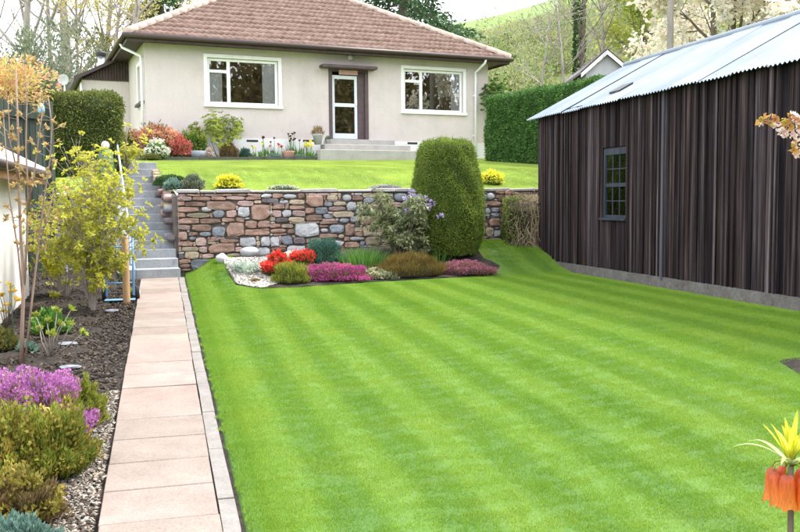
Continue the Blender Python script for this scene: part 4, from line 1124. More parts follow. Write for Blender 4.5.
# ------------------------------------------------------------------ bed below the wall
def at(px, py, dz=0):
    p = hit(px, py); p.z += dz; return p
sp = at(247, 273)
def strappy(name, label, cat, p, n, Lf, Wf, lm, spread=.8, r=.1, group=None, seed=3):
    rng = np.random.default_rng(seed); t = thing(name, label, cat, p, 0, group); V = []; Fc = []
    for i in range(n):
        an = rng.uniform(0, 6.28); q = Vector((math.cos(an), math.sin(an), 0)); b0 = q*r*rng.uniform(0, 1)
        up_ = rng.uniform(.5, 1.2); l = Lf*rng.uniform(.6, 1.15); s = Vector((-q.y, q.x, 0)); d = (q*spread*rng.uniform(.3, 1)+Vector((0, 0, up_))).normalized()
        pt = Vector(b0); k0 = len(V)
        for k in range(5):
            wd = Wf*(1-.2*k) if k else Wf*.7
            if k == 4: wd = Wf*.08
            V += [tuple(pt+s*wd/2), tuple(pt-s*wd/2)]
            d = (d-Vector((0, 0, .16*k*spread))).normalized(); pt = pt+d*l/4
        Fc += [(k0+2*k, k0+2*k+1, k0+2*k+3, k0+2*k+2) for k in range(4)]
    link('leaves', np_mesh('leaves', V, Fc, True), lm, t)
    return t
strappy('spiky_plant', 'silvery green spiky rosette plant on the pale gravel', 'plant', sp, 150, .30, .028, lf_silver, 1.0, .16)
strappy('spiky_plant', 'second smaller silver rosette just left of the spiky plant on gravel', 'plant', at(238, 270), 60, .22, .022, lf_silver, 1.0, .1, seed=9)
mound('tufted_plant', 'tiny brown cushion plant on the pale gravel', 'plant', at(255, 283), .10, .09, .05, lf_heathb, 700, .03, .006, lump=.1)
mound('azalea_bush', 'azalea with scarlet flowers beside the pale gravel', 'azalea', at(278, 278), .24, .22, .30, lf_olive, 2200, .05, .018, fl_red, 1500, .055, ftop=.25)
mound('azalea_bush', 'second scarlet azalea with few flowers, behind the olive heather', 'azalea', at(303, 273), .24, .2, .30, lf_olive, 1800, .05, .018, fl_red, 420, .05, ftop=.55)
mound('heather_clump', 'olive green heather mound in front of the scarlet azalea', 'heather', at(291, 285), .31, .24, .33, lf_heath, 5500, .07, .007, up=1.5)
mound('heather_clump', 'magenta flowering heather mound in the bed below the wall', 'heather', at(332, 282), .58, .28, .24, lf_heath, 2500, .05, .006, fl_mag, 8000, .026, ftop=.0)
mound('dwarf_conifer', 'dark blue green dwarf conifer behind the magenta heather', 'conifer', at(324, 270), .34, .3, .42, lf_conb, 9000, .05, .012, lump=.22)
strappy('daffodil_foliage', 'clump of bright green strap leaves left of the rhododendron', 'plant', at(364, 268), 700, .36, .016, lf_green, .6, .42, seed=4)
strappy('daffodil_foliage', 'green strap leaves at the foot of the clipped yew', 'plant', at(440, 263), 130, .26, .012, lf_green, .6, .25, seed=5)
mound('variegated_groundcover', 'cream and grey variegated groundcover in front of the strap leaves', 'plant', at(377, 280), .34, .17, .14, lf_rhodo, 1400, .035, .02, fl_cream, 1700, .034, ftop=0)
mound('heather_clump', 'rusty brown heather mound in front of the rhododendron', 'heather', at(410, 279), .62, .30, .34, lf_rust, 12000, .09, .006, up=1.6, core=m_twigcore)
mound('heather_clump', 'low dull purple heather in front of the clipped yew', 'heather', at(464, 276), .52, .24, .18, lf_rust, 3000, .05, .006, fl_dull, 5200, .024, ftop=0)
rp_ = at(402, 266); rp_ = Vector((rp_.x*(rp_.y+.3)/rp_.y, rp_.y+.3, 0)); rp_.z = HL(rp_.x, rp_.y)
stemshrub('rhododendron', 'open grey green rhododendron with a few lilac flowers left of the clipped yew', 'rhododendron', rp_, 15, 1.15, .62, .020, 3, lf_rhodo, 9, .08, .03, m_bark, fl_lil, 0, .06, 21, .22, frac=.95, hs=(1, .75, .5))
r2 = thing('lilac_flower_truss', None, None)
bpy.data.objects.remove(r2)
RH_ = [o for o in C.objects if o.name == 'rhododendron'][0]
fp = []; fd = []
for px, py in ((405, 200), (411, 197), (418, 202), (425, 199), (432, 203), (413, 206), (421, 207), (428, 207), (408, 210), (412, 192), (440, 216), (416, 197)):
    c_ = P(px, py, rp_.y-.30)-rp_
    for _ in range(26):
        v = Vector(RNG.normal(size=3)).normalized(); fp.append(tuple(c_+v*.028)); fd.append(tuple(v+Vector((0, 0, .3))))
cloud('flowers', fl_lil, RH_, np.array(fp), np.array(fd), .042, .036)
# ivy and dead stems beside the shed
iv = at(528, 262); IV = thing('ivy_hedge', 'overgrown ivy clump with bare brown stems at the far corner of the shed', 'ivy', fromab(A_W-.35, B_SH-.05, .5))
hm_ = MB(); hm_.box(-.34, .30, -.5, .45, -.2, 1.02); hm_.build('woody_core', m_twigcore, IV, bevel=.14)
n = 9000; p = RNG.uniform(-1, 1, (n, 3)); mxx = np.abs(p).max(axis=1, keepdims=True); p = p/mxx; nn = unit(p**3)
pp = p*np.array([.38, .55, .60])+np.array([0, 0, .50])+nn*RNG.normal(size=(n, 1))*.03
g_ = pp[:, 0] < -.16+RNG.normal(size=n)*.09
cloud('foliage', lf_hedge, IV, pp[g_], nn[g_]+RNG.normal(size=(g_.sum(), 3))*.7, .045, .03)
k = ~g_ & (pp[:, 2] > .75); cloud('bare_twigs', lf_dry, IV, pp[k], nn[k]+RNG.normal(size=(k.sum(), 3))*.9, .09, .008)
mb = MB()
for i in range(120):
    x_, y_ = RNG.uniform(-.25, .34), RNG.choice([-.52, -.5, -.46]); z_ = RNG.uniform(.35, 1.08); q_ = [Vector((x_, y_, z_))]
    for k in range(5): q_.append(q_[-1]+Vector((RNG.normal()*.06, RNG.normal()*.03-.008, -z_/5.2*RNG.uniform(.5, 1.1))))
    mb.tube(q_, [.009, .008, .007, .006, .005, .004], 4, False)
mb.build('bare_stems', lf_dry, IV, True)
# ------------------------------------------------------------------ chips and crumbs
def chips(name, label, m, spots_, s, H, zo, rng=RNG, flat=.3):
    n = len(spots_); base = np.array([(1, 0, -.4), (-.5, .87, -.4), (-.5, -.87, -.4), (.1, .1, .6), (.9, .6, .3)])
    V = np.zeros((n, 5, 3)); ang = rng.uniform(0, 6.28, n); sc = s*rng.uniform(.5, 1.4, n)
    j = base[None]+rng.normal(size=(n, 5, 3))*.25
    ca, sa = np.cos(ang)[:, None], np.sin(ang)[:, None]
    V[:, :, 0] = (j[:, :, 0]*ca-j[:, :, 1]*sa)*sc[:, None]; V[:, :, 1] = (j[:, :, 0]*sa+j[:, :, 1]*ca)*sc[:, None]*.8; V[:, :, 2] = j[:, :, 2]*sc[:, None]*flat
    tl = rng.normal(size=(n, 2))*.35; V[:, :, 2] += V[:, :, 0]*tl[:, :1]+V[:, :, 1]*tl[:, 1:]
    V += np.array([(x, y, H(x, y)+zo) for x, y in spots_])[:, None]
    Ft = np.array([(0, 4, 3), (4, 1, 3), (1, 2, 3), (2, 0, 3), (0, 2, 1), (0, 1, 4)]); Fc = (Ft[None]+(np.arange(n)*5)[:, None, None]).reshape(-1, 3)
    o = link(name, np_mesh(name, V.reshape(-1, 3), Fc), m); tag(o, label, name.replace('_', ' ').split()[-1], kind='stuff'); return o
mc_chip = leaf('pale_chip', [(.09,.065,.055), (.20,.165,.145), (.32,.29,.27), (.42,.40,.39), (.19,.14,.11), (.27,.24,.23)], 0, .9, patch=6)
mc_grav = leaf('white_gravel', [(.36,.33,.34), (.55,.52,.52), (.66,.64,.63), (.46,.40,.40)], 0, .9)
mc_soil = leaf('soil_crumb', [(.016,.013,.012), (.04,.032,.028), (.075,.06,.052), (.11,.09,.08)], 0, .95, patch=4)
sp_ = []
for _ in range(9000):
    a_ = RNG.uniform(-1.2, 3.1); b_ = -.625-abs(RNG.normal())*.27
    lim = .82 if a_ < 1.3 else .82-.72*(a_-1.3)/1.8
    if -b_-.62 > lim: continue
    p = fromab(a_, b_); sp_.append((p.x, p.y))
chips('bark_chips', 'pale grey chippings scattered along the left edge of the path', mc_chip, sp_, .016, HL, -.005)
sp_ = []
for _ in range(16000):
    a_ = RNG.uniform(0, A_ST); b_ = RNG.uniform(-2.6, -.63); p = fromab(a_, b_); sp_.append((p.x, p.y))
chips('soil_crumbs', 'dark crumbly soil of the left bed', mc_soil, sp_, .020, HL, -.004, flat=.6)
sp_ = []
while len(sp_) < 4200:
    a_ = RNG.uniform(min(p[0] for p in GRAV), max(p[0] for p in GRAV)); b_ = RNG.uniform(min(p[1] for p in GRAV), max(p[1] for p in GRAV))
    if inpoly(a_, b_, GRAV): p = fromab(a_, b_); sp_.append((p.x, p.y))
chips('white_gravel', 'white and pinkish gravel round the silver plants', mc_grav, sp_, .024, HL, .02)
for (px, py, l) in ((112, 312, 'flat pale stone lying on the soil near the yellow shrub'), (68, 345, 'flat pale stone lying on the soil under the budding hydrangea'), (70, 369, 'flat pale stone at the back of the purple heather')):
    p = at(px, py); mb = MB(); mb.lathe([(.05, 0), (.075, .012), (.07, .025), (.03, .032)], 9); mb.v = [(x*1.3+RNG.normal()*.008, y*.8+RNG.normal()*.008, z) for x, y, z in mb.v]
    tag(mb.build('flat_stone', m_st['G'], None, loc=p), l, 'stone', 'flat stones on the soil')

# ------------------------------------------------------------------ left bed
mound('heather_clump', 'purple flowering heather mound at the left edge beside the sapling', 'heather', at(26, 437), .46, .28, .36, lf_heath, 5000, .07, .008, fl_pur, 13000, .021, ftop=0, up=1.2, lump=.18)
mound('heather_clump', 'small bright green heather just right of the purple heather', 'heather', at(86, 428), .13, .17, .27, lf_heath, 6000, .05, .0085, up=1.2, lump=.24)
mound('heather_clump', 'large mid green heather mound below the purple heather', 'heather', at(52, 482), .22, .27, .32, lf_heath, 20000, .05, .0085, lf_heathy, 1200, .03, up=1.2, lump=.26)
mound('heather_clump', 'yellow olive heather at the left edge below the purple heather', 'heather', at(10, 490), .22, .26, .33, lf_heathy, 15000, .05, .0085, lf_heath, 1500, .03, up=1.2, lump=.26)
mound('heather_clump', 'orange brown heather at the lower left edge above the blue green plant', 'heather', at(16, 530), .20, .17, .20, lf_heathb, 12000, .045, .008, lf_heathy, 1800, .03, up=1.2, lump=.28)
mound('juniper', 'blue green creeping plant at the bottom left corner', 'plant', at(12, 562), .19, .16, .14, lf_blue, 6000, .035, .012, lump=.2)
# sapling
sb = at(22, 363); SA = thing('sapling', 'slender multi stemmed sapling with tan buds before the white outbuilding', 'tree', sb)
def pl(pts): return [P(px, py, sb.y+dy)-sb for px, py, dy in pts]
stems = [([(22, 366, 0), (22, 330, 0), (24, 285, .02), (21, 240, .02), (19, 190, .05), (18, 130, .08), (16, 70, .1)], .021),
 ([(24, 290, .02), (27, 240, 0), (28, 190, -.05), (26, 150, -.05), (27, 100, -.08), (24, 60, -.1)], .012),
 ([(23, 300, .02), (18, 250, .1), (10, 200, .2), (6, 150, .2), (3, 110, .25)], .010),
 ([(26, 355, 0), (32, 300, .05), (38, 250, .1), (44, 200, .12), (50, 160, .14), (52, 125, .12), (48, 95, .1)], .012),
 ([(38, 250, .1), (46, 222, .15), (54, 190, .2)], .008), ([(27, 215, -.03), (34, 175, -.1), (40, 130, -.1), (44, 100, -.1)], .010), ([(19, 180, .05), (10, 140, 0), (8, 95, 0)], .008)]
mb = MB(); tp = []
for s_, r_ in stems:
    q_ = pl(s_); mb.tube(q_, [r_*(1-.65*i/(len(q_)-1)) for i in range(len(q_))], 7)
    for i in range(1, len(q_)):
        for _ in range(4):
            f_ = random.random(); w_ = q_[i-1].lerp(q_[i], f_)
            if w_.z > 1.0:
                d_ = Vector(RNG.normal(size=3)); d_.z = abs(d_.z); d_.normalize(); e_ = w_+d_*random.uniform(.03, .13); mb.tube([w_, e_], [.004, .0025], 4); tp.append((e_, d_))
mb.build('trunk', m_barkred, SA, True)
q_, d_ = whorls(tp, 7, .045, .03, RNG, 0, .8); cloud('buds', lf_tan, SA, q_, d_, .045, .026)
# hydrangea shoots
hy = at(50, 357); HY_ = thing('hydrangea', 'low budding shrub with bare stems and fresh lime leaves beside the sapling', 'shrub', hy); mb = MB(); tp = []
for px, py, dy in ((36, 316, 0), (47, 322, -.1), (57, 312, .05), (60, 325, .1), (71, 310, 0), (70, 325, -.08), (82, 334, .05), (40, 330, .1), (52, 335, -.15)):
    e_ = P(px, py, hy.y+dy)-hy; m_ = e_*.55+Vector((RNG.normal()*.02, 0, .01)); mb.tube([(0, 0, -.02), m_, e_], [.007, .005, .004], 5); tp.append((e_, (e_-m_).normalized())); tp.append((e_, (e_-m_).normalized()))
mb.build('stems', m_barkpale, HY_, True)
q_, d_ = whorls(tp, 9, .055, .035, RNG, 0, 1.0); cloud('foliage', lf_yelgreen, HY_, q_, d_, .055, .036)
mound('leafy_plant', 'dark green broad leaved clump in front of the yellow shrub', 'plant', at(50, 335), .20, .18, .24, lf_green, 420, .09, .06, up=.3)
mound('leafy_plant', 'pale green ground leaf at the foot of the sapling', 'plant', at(28, 352), .09, .08, .07, lf_blue, 60, .08, .06, up=.3)
ys = at(6, 330); YS = thing('rose_bush', 'spindly shrub with orange and yellow leaves at the left edge by the white wall', 'shrub', ys); mb = MB(); tp = []
for px, py in ((3, 296), (12, 292), (8, 305), (-4, 285), (5, 312), (16, 300), (10, 286), (-8, 300)):
    e_ = P(px, py, ys.y+RNG.uniform(-.1, .1))-ys; mb.tube([(0, 0, -.02), e_*.5+Vector((.02, 0, .03)), e_], [.006, .005, .003], 5); tp.append((e_, e_.normalized()))
mb.build('stems', m_bark, YS, True)
q_, d_ = whorls(tp, 9, .06, .04, RNG, 0, .6); cloud('foliage', leaf('orange_leaf', [(.55,.28,.06), (.60,.42,.06), (.40,.36,.06)], .45), YS, q_, d_, .06, .04)
p = at(13, 342); tag(MB().tube([(0, 0, -.05), (.003, 0, .3), (0, .002, .62)], .006, 6).build('plant_stake', plain('green_cane', (.06,.11,.06), .6), None, True, loc=p), 'thin dark green cane standing by the white wall', 'stake')
p = at(-2, 352); mound('leafy_plant', 'low brown and green leafy plant at the foot of the white wall', 'plant', p, .22, .2, .2, lf_olive, 900, .05, .03)
# yellow shrub
yb_s = at(93, 310)
stemshrub('yellow_shrub', 'tall twiggy shrub with bright yellow green leaves beside the steps', 'shrub', yb_s, 22, 2.0, .24, .010, 3, lf_yel, 8, .056, .028, m_barkpale, seed=8, up=.10, bs=.36, frac=.62, hs=(1, .85, .62, .4))
stemshrub('yellow_shrub', 'lower twiggy yellow green shrub in front of the left stone wall', 'shrub', at(66, 296), 14, 1.35, .36, .009, 3, lf_yel, 6, .055, .026, m_barkpale, seed=12, up=.1, bs=.45, frac=.6, hs=(1, .7, .45))
q = P(146, 160, 17.9); stemshrub('yellow_shrub', 'small yellow leaved shrub at the top of the steps', 'shrub', P(136, 172, 17.2)+Vector((-.18, 0, 0)), 7, .55, .7, .01, 2, lf_yel, 8, .06, .03, m_barkpale, seed=5, bs=.5)
# ------------------------------------------------------------------ hand truck, post, fence, ornament, feeder
m_bluep = plain('blue_paint', (.16,.33,.56), .4, .4); m_tyre = plain('tyre_rubber', (.025,.025,.028), .8)
ht = P(134, 295, 12.15); ht.z = HL(ht.x, ht.y)-.02
HT = thing('hand_truck', 'blue metal sack truck leaning at the bottom of the steps behind a post', 'hand truck', ht, math.atan2(N.y, N.x))
for x_ in (-.36, 0): MB().tube([(x_, -.02, .08), (x_, .03, .5), (x_, .10, .93)], .016, 8).build('side_rail', m_bluep, HT, True)
MB().tube([(0, .10, .93), (0, .05, .98), (-.05, -.02, 1.0), (-.31, -.02, 1.0), (-.36, .05, .98), (-.36, .10, .93)], .016, 8).build('handle', m_bluep, HT, True)
for z_ in (.25, .5, .75): MB().tube([(-.36, .03+.07*(z_-.3), z_), (0, .03+.07*(z_-.3), z_)], .011, 6).build('cross_bar', m_bluep, HT, True)
MB().box(-.38, .02, -.22, -.02, .03, .038).build('toe_plate', m_bluep, HT)
for x_ in (-.40, .045):
    mb = MB(); mb.lathe([(.045, -.03), (.09, -.028), (.10, -.012), (.10, .012), (.09, .028), (.045, .03)], 18); mb.v = [(x_+z, y+.10, x+.10) for x, y, z in mb.v]; wh = mb.build('wheel', m_tyre, HT, True)
    mb = MB(); mb.lathe([(.012, -.034), (.045, -.032), (.045, .032), (.012, .034)], 12); mb.v = [(x_+z, y+.10, x+.10) for x, y, z in mb.v]; mb.build('hub', m_white, wh, True)
MB().tube([(-.40, .10, .10), (.045, .10, .10)], .010, 6).build('axle', m_dark, HT)
tp_ = P(126.5, 296, 11.9); tp_.z = HL(tp_.x, tp_.y)
zt_ = P(126.5, 236, 11.9).z-tp_.z
pst = MB().lathe([(.048, -.1), (.050, .02), (.047, zt_*.5), (.048, zt_-.02), (.038, zt_)], 14).build('timber_post', surf('orange_log', [(.36,.22,.11), (.50,.33,.18)], 6, .75, (20, .4, .005), stretch=(3, 3, .4)), None, True, loc=tp_)
tag(pst, 'round orange timber post beside the blue sack truck', 'post')
p = at(132, 297); mound('leafy_plant', 'small pale grass tuft at the foot of the timber post', 'plant', p, .07, .06, .10, lf_yelgreen, 160, .08, .008, up=1.2)
FN = P(46, 130, 14.6); FE = P(-30, 130, 13.2)
FENCE = thing('board_fence', 'dark green vertical board fence behind the sapling', 'fence', (FN.x, FN.y, 1.2), math.atan2(FE.y-FN.y, FE.x-FN.x))
m_fgreen = surf('green_stained_board', [(.025,.035,.028), (.05,.068,.055)], 2, .85, None, stretch=(8, 8, .8), objrand=[(0, (.7,.7,.7)), (1, (1.2,1.2,1.2))])
flen = (FE-FN).length; zf = P(30, 103, 14.3).z-1.2
for i in range(12):
    xa = i*flen/12; MB().box(xa, xa+flen/12-.025, -.012, .012, -1.0, zf+RNG.uniform(-.02, .02)).build('board', m_fgreen, FENCE)
for z_ in (.3, zf-.25): MB().box(0, flen, .013, .05, z_, z_+.08).build('rail', m_fgreen, FENCE)
MB().box(-.10, -.02, -.03, .07, -1.0, zf+.06).build('fence_post', m_fgreen, FENCE)
p = P(106, 167, 16.4); p.z = P(106, 168, 16.4).z
ORN = thing('garden_ornament', 'small green ornament with a pale rounded top beside the hedge', 'ornament', p)
hO = P(106, 141, 16.4).z-p.z
MB().lathe([(.12, -.35), (.15, 0), (.14, hO*.4), (.10, hO*.62), (.05, hO*.7)], 14).build('body', plain('green_glaze', (.05,.13,.05), .5), ORN, True)
MB().lathe([(.045, hO*.68), (.075, hO*.76), (.075, hO*.88), (.05, hO*.97), (.005, hO)], 12).build('cap', plain('pale_glaze', (.6,.57,.54), .5), ORN, True)
MB().box(-.2, .2, -.15, .15, -.55, -.34).build('stand', m_st['G'], ORN)
p = P(41.5, 113, sb.y-.02)
FD = thing('bird_feeder', 'small pale blue feeder hanging among the sapling stems', 'feeder', p)
MB().lathe([(.018, 0), (.032, .012), (.028, .06), (.012, .085), (.006, .09)], 12).build('body', plain('light_blue_plastic', (.28,.52,.68), .4), FD, True)
MB().tube([(0, 0, .085), (.004, 0, .12), (.012, .0, .17)], .002, 4).build('hanger', m_dark, FD)
# photinia above the hedge
ph = P(4, 130, 15.6); mb = None
PH_ = thing('photinia', 'bush with glowing orange and pink new leaves above the hedge at the left edge', 'shrub', (ph.x, ph.y, 2.0))
MB().tube([(0, 0, -.5), (.05, 0, .6), (.0, 0, 1.5)], [.05, .04, .02], 7).build('trunk', m_bark, PH_, True)
q_, d_ = clumps(3400, 22, .85, .6, .9, P(15, 110, 15.6).z-2.0, spread=.22); k = RNG.uniform(0, 1, len(q_)) < .6
cloud('foliage', lf_redg, PH_, q_[k], d_[k], .075, .035); cloud('young_foliage', lf_pink, PH_, q_[~k], d_[~k], .07, .03)
# ------------------------------------------------------------------ upper garden
def up(px, wd, dz=0):
    """a spot wd metres behind the face of the wall at the photo column px"""
    r = ray(px, 190); t = (fromab(A_W+wd, 0)).dot(D)/Vector((r.x, r.y, 0)).dot(D); p = EYE+r*t
    return Vector((p.x, p.y, HU(p.x, p.y)+dz))
mound('clipped_mound', 'low dark clipped mound at the left end of the upper lawn', 'shrub', up(171, .95), .33, .22, .20, lf_ivy, 4200, .03, .018, lump=.05, up=.2)
mound('sedum_plant', 'blue green cushion plant above the wall next to the steps', 'plant', up(173, .50), .18, .15, .18, lf_blue, 1500, .05, .022)
mound('sedum_plant', 'grey green bushy plant trailing over the wall end', 'plant', up(193, .42, .02), .22, .17, .24, lf_grey, 2200, .05, .018)
mound('yellow_clump', 'small bright yellow clump on the wall top, left part of the upper lawn', 'plant', up(229, .5), .23, .14, .23, lf_yelgreen, 700, .05, .018, fl_yel, 800, .045)
mound('yellow_clump', 'bright yellow patch on the upper lawn right of the clipped yew', 'plant', up(491, .9), .24, .16, .26, lf_yelgreen, 600, .05, .018, fl_yel, 600, .045)
for i, (px, l) in enumerate(((283, 'pale trailing tuft on the middle of the wall coping'), (386, 'lilac tinted trailing tuft on the coping left of the rhododendron'))):
    mound('rock_plant', l, 'plant', up(px, .42), .3, .12, .07, lf_grey, 700, .03, .014, fl_white if i == 0 else fl_lil, 160, .025)
# border along the house front
BD = thing('border_edging', 'dark low edging boards between the upper lawn and the house border', 'edging', HA, TH)
def hl(s, v, H=HU):
    p = HA+HX*s+HY*v; return p, H(p.x, p.y)-HZ
m_edgeb = surf('edging_board', [(.05,.055,.045), (.11,.11,.095)], 4, .9)
for i in range(6):
    s0_, s1_ = -2.6+i*1.25, -2.6+(i+1)*1.25-.01; z_ = hl((s0_+s1_)/2, -1.08)[1]
    MB().box(s0_, s1_, -1.10, -1.06, z_-.15, z_+.10).build('edging_board', m_edgeb, BD)
bs_ = MB()
V = []; Fc = []
ns_ = 40
for i in range(ns_+1):
    s_ = -2.6+7.6*i/ns_
    for j in range(5):
        v_ = -1.06+1.02*j/4; p_, z_ = hl(s_, v_); V.append((p_.x, p_.y, z_+HZ+.05+.015*math.sin(i*2.1+j*3)))
for i in range(ns_):
    for j in range(4): Fc.append((i*5+j, (i+1)*5+j, (i+1)*5+j+1, i*5+j+1))
tag(link('house_border', np_mesh('house_border', V, Fc, True), m_soil), None, None, kind='structure')
def bd(px, v=-.55):
    """a spot in the house border at the photo column px, v metres before the wall"""
    r = ray(px, 155); q = HA+HY*v; t = q.dot(HY)/Vector((r.x, r.y, 0)).dot(HY); p = EYE+r*t; return Vector((p.x, p.y, HU(p.x, p.y)+.04))
mound('pieris_shrub', 'large shrub with pink and orange new shoots below the corner of the house', 'shrub', bd(156, -.45), .62, .4, .78, lf_olive, 2400, .07, .025, lf_pink, 2600, .07, lump=.2)
mound('pieris_shrub', 'smaller coral red shrub right of the white flowered plant', 'shrub', bd(181, -.75), .26, .24, .50, lf_redg, 500, .06, .022, lf_coral, 1500, .06, lump=.2)
mound('olive_shrub', 'olive and bronze shrub at the left end of the house border', 'shrub', bd(130, -.3), .36, .3, .62, lf_olive, 2200, .06, .025, lf_redg, 500, .06, lump=.2)
mound('white_flowered_plant', 'round green plant covered with white flowers in the house border', 'plant', bd(157, -.95), .29, .24, .42, lf_green, 1400, .07, .03, fl_white, 700, .06)
mound('clipped_mound', 'small dark green edge mound below the white flowered plant', 'shrub', bd(151, -1.25), .24, .16, .14, lf_olive, 1500, .03, .018)
mound('green_shrub', 'mid green shrub behind the grey stone trough', 'shrub', bd(192, -.35), .42, .3, .66, lf_green, 2600, .06, .025, lf_yelgreen, 700, .06, lump=.2)
stemshrub('leggy_shrub', 'airy shrub with yellow green leaf tufts against the house wall', 'shrub', bd(221, -.35), 10, 1.25, .95, .012, 2, lf_yelgreen, 9, .085, .036, m_bark, seed=31, up=.25, bs=.5)
mound('bronze_grass', 'brown grassy tuft in front of the airy shrub', 'grass tuft', bd(229, -.75), .26, .2, .40, lf_heathb, 3000, .10, .010, up=1.3, core=m_twigcore)
mound('blue_plant', 'dark blue green tuft right of the brown grassy tuft', 'plant', bd(245, -.7), .18, .15, .26, lf_conb, 1200, .09, .012, up=1)
mound('heather_clump', 'pale pink heather between stone trough and brown grassy tuft', 'heather', bd(209, -.85), .14, .12, .24, lf_rhodo, 500, .04, .01, fl_pblos, 800, .03)
p = bd(198, -.8); mb = MB().lathe([(.16, 0), (.21, .06), (.23, .19), (.20, .20), (.18, .12), (.02, .10)], 18); tag(mb.build('stone_trough', m_st['G'], None, True, loc=p), 'grey stone bowl between coral shrub and brown tuft', 'bowl')
p = bd(288, -.8); mb = MB().lathe([(.10, 0), (.15, .05), (.175, .17), (.185, .20), (.155, .20), (.14, .10), (.02, .08)], 18); tag(mb.build('terracotta_bowl', surf('terracotta', [(.42,.22,.17), (.52,.31,.25)], 5, .85), None, True, loc=p), 'pink terracotta bowl in the house border', 'pot')
mound('rock_plant', 'low grey green plant spilling at the terracotta bowl', 'plant', bd(275, -.85), .2, .14, .14, lf_blue, 700, .05, .02)
mound('rock_plant', 'low green edging plant left of the daffodils', 'plant', bd(299, -.95), .18, .12, .10, lf_blue, 500, .05, .02)
def tulips(label, px, v, n, h, lm, seed, name='tulip_clump', head=.06):
    rng = np.random.default_rng(seed); t = thing(name, label, 'flowers', bd(px, v)); mb = MB(); hp, hd_ = [], []
    for i in range(n):
        b_ = Vector((rng.uniform(-.18, .18), rng.uniform(-.12, .12), 0)); e_ = b_+Vector((rng.normal()*.05, rng.normal()*.03, h*rng.uniform(.7, 1.1))); mb.tube([b_, (b_+e_)/2+Vector((.01, 0, 0)), e_], .006, 5)
        for _ in range(9):
            d_ = Vector(rng.normal(size=3)); d_.z = abs(d_.z)+.8; hp.append(tuple(e_)); hd_.append(tuple(d_))
    mb.build('stems', lf_green, t, True); cloud('flowers', lm, t, np.array(hp), np.array(hd_), head, head*.6, rng)
    rng2 = np.random.default_rng(seed+1); k = n*7; q_ = np.zeros((k, 3)); q_[:, 0] = rng2.uniform(-.2, .2, k); q_[:, 1] = rng2.uniform(-.12, .12, k); d_ = rng2.normal(size=(k, 3))*.35; d_[:, 2] = 1
    cloud('leaves', lf_green, t, q_, d_, h*.55, .03, rng2)
tulips('dark maroon tulips in the house border left of the bowl', 268, -.6, 6, .50, fl_dark, 41)
tulips('tall dark maroon tulips behind the terracotta bowl', 295, -.35, 9, .62, fl_dark, 42)
tulips('small red and yellow flowers left of the terracotta bowl', 279, -.75, 5, .36, fl_red, 43)
tulips('yellow flowered clump right of the blue green tuft', 258, -.8, 4, .34, fl_yel, 44, 'primrose_clump')
tulips('clump of yellow daffodils at the foot of the door steps', 308, -.9, 10, .40, fl_yel, 45, 'daffodil_clump', .075)
def pot(label, s_, v_, z_, sc, plant, lm):
    p = HA+HX*s_+HY*v_; p.z = HZ+z_; t = thing('flower_pot', label, 'pot', p)
    MB().lathe([(.10*sc, 0), (.145*sc, .24*sc), (.16*sc, .25*sc), (.16*sc, .29*sc), (.13*sc, .29*sc), (.12*sc, .22*sc), (.01, .21*sc)], 16).build('pot_body', surf('pot_glaze_%d' % int(sc*10), [(.30,.31,.31), (.42,.43,.43)], 6, .7), t, True)
    q_, d_ = dome(500, .15*sc, .15*sc, .22*sc); cloud('foliage', lm, t, q_+np.array([0, 0, .25*sc]), d_+np.array([0, 0, 1.0]), .09*sc, .012*sc)
pot('grey pot with a spiky reddish plant on the door step', fac(317.5, 148)[0]-.02, -.38, ZD-.035-.34+.342-.0, 1.0, 0, lf_heathb) if False else None
sP = fac(317.5, 148, .7)[0]
pot('grey pot with a spiky reddish plant on the door steps', sP, -.74, ZD-.035-.17, .95, 0, lf_heathb)
pot('small dark pot right of the grey pot on the door steps', sP+.30, -.40-.3, ZD-.035-.17, .45, 0, lf_ivy)
# climber at the right corner
cp_ = HA+HX*(L-.02)+HY*(-.30); cp_.z = HU(cp_.x, cp_.y)
CL = thing('climbing_rose', 'climber with yellowish leaves on a support at the right corner of the bungalow', 'climber', cp_, TH)
mb = MB(); tips = []
for i in range(9): branches(np.random.default_rng(60+i), (RNG.uniform(-.15, .25), 0, 0), (RNG.normal()*.1, 0, 1), 1.15, .012, 2, mb, tips, .28, .3, (2, 3), 5, 5, .06, .003)
mb.build('stems', m_barkpale, CL, True); tl_ = [t_ for t_ in tips if t_[0].z > .35]
q_, d_ = whorls(tl_, 15, .08, .05, RNG); cloud('foliage', lf_green, CL, q_, d_, .08, .045)
q_, d_ = whorls([t_ for t_ in tips if t_[0].z > 1.35], 5, .07, .03, RNG); cloud('young_foliage', lf_tan, CL, q_, d_, .06, .03)
for x_ in (-.15, .28): MB().tube([(x_, .05, -.05), (x_, .05, 1.5)], .012, 6).build('support', m_dark, CL)
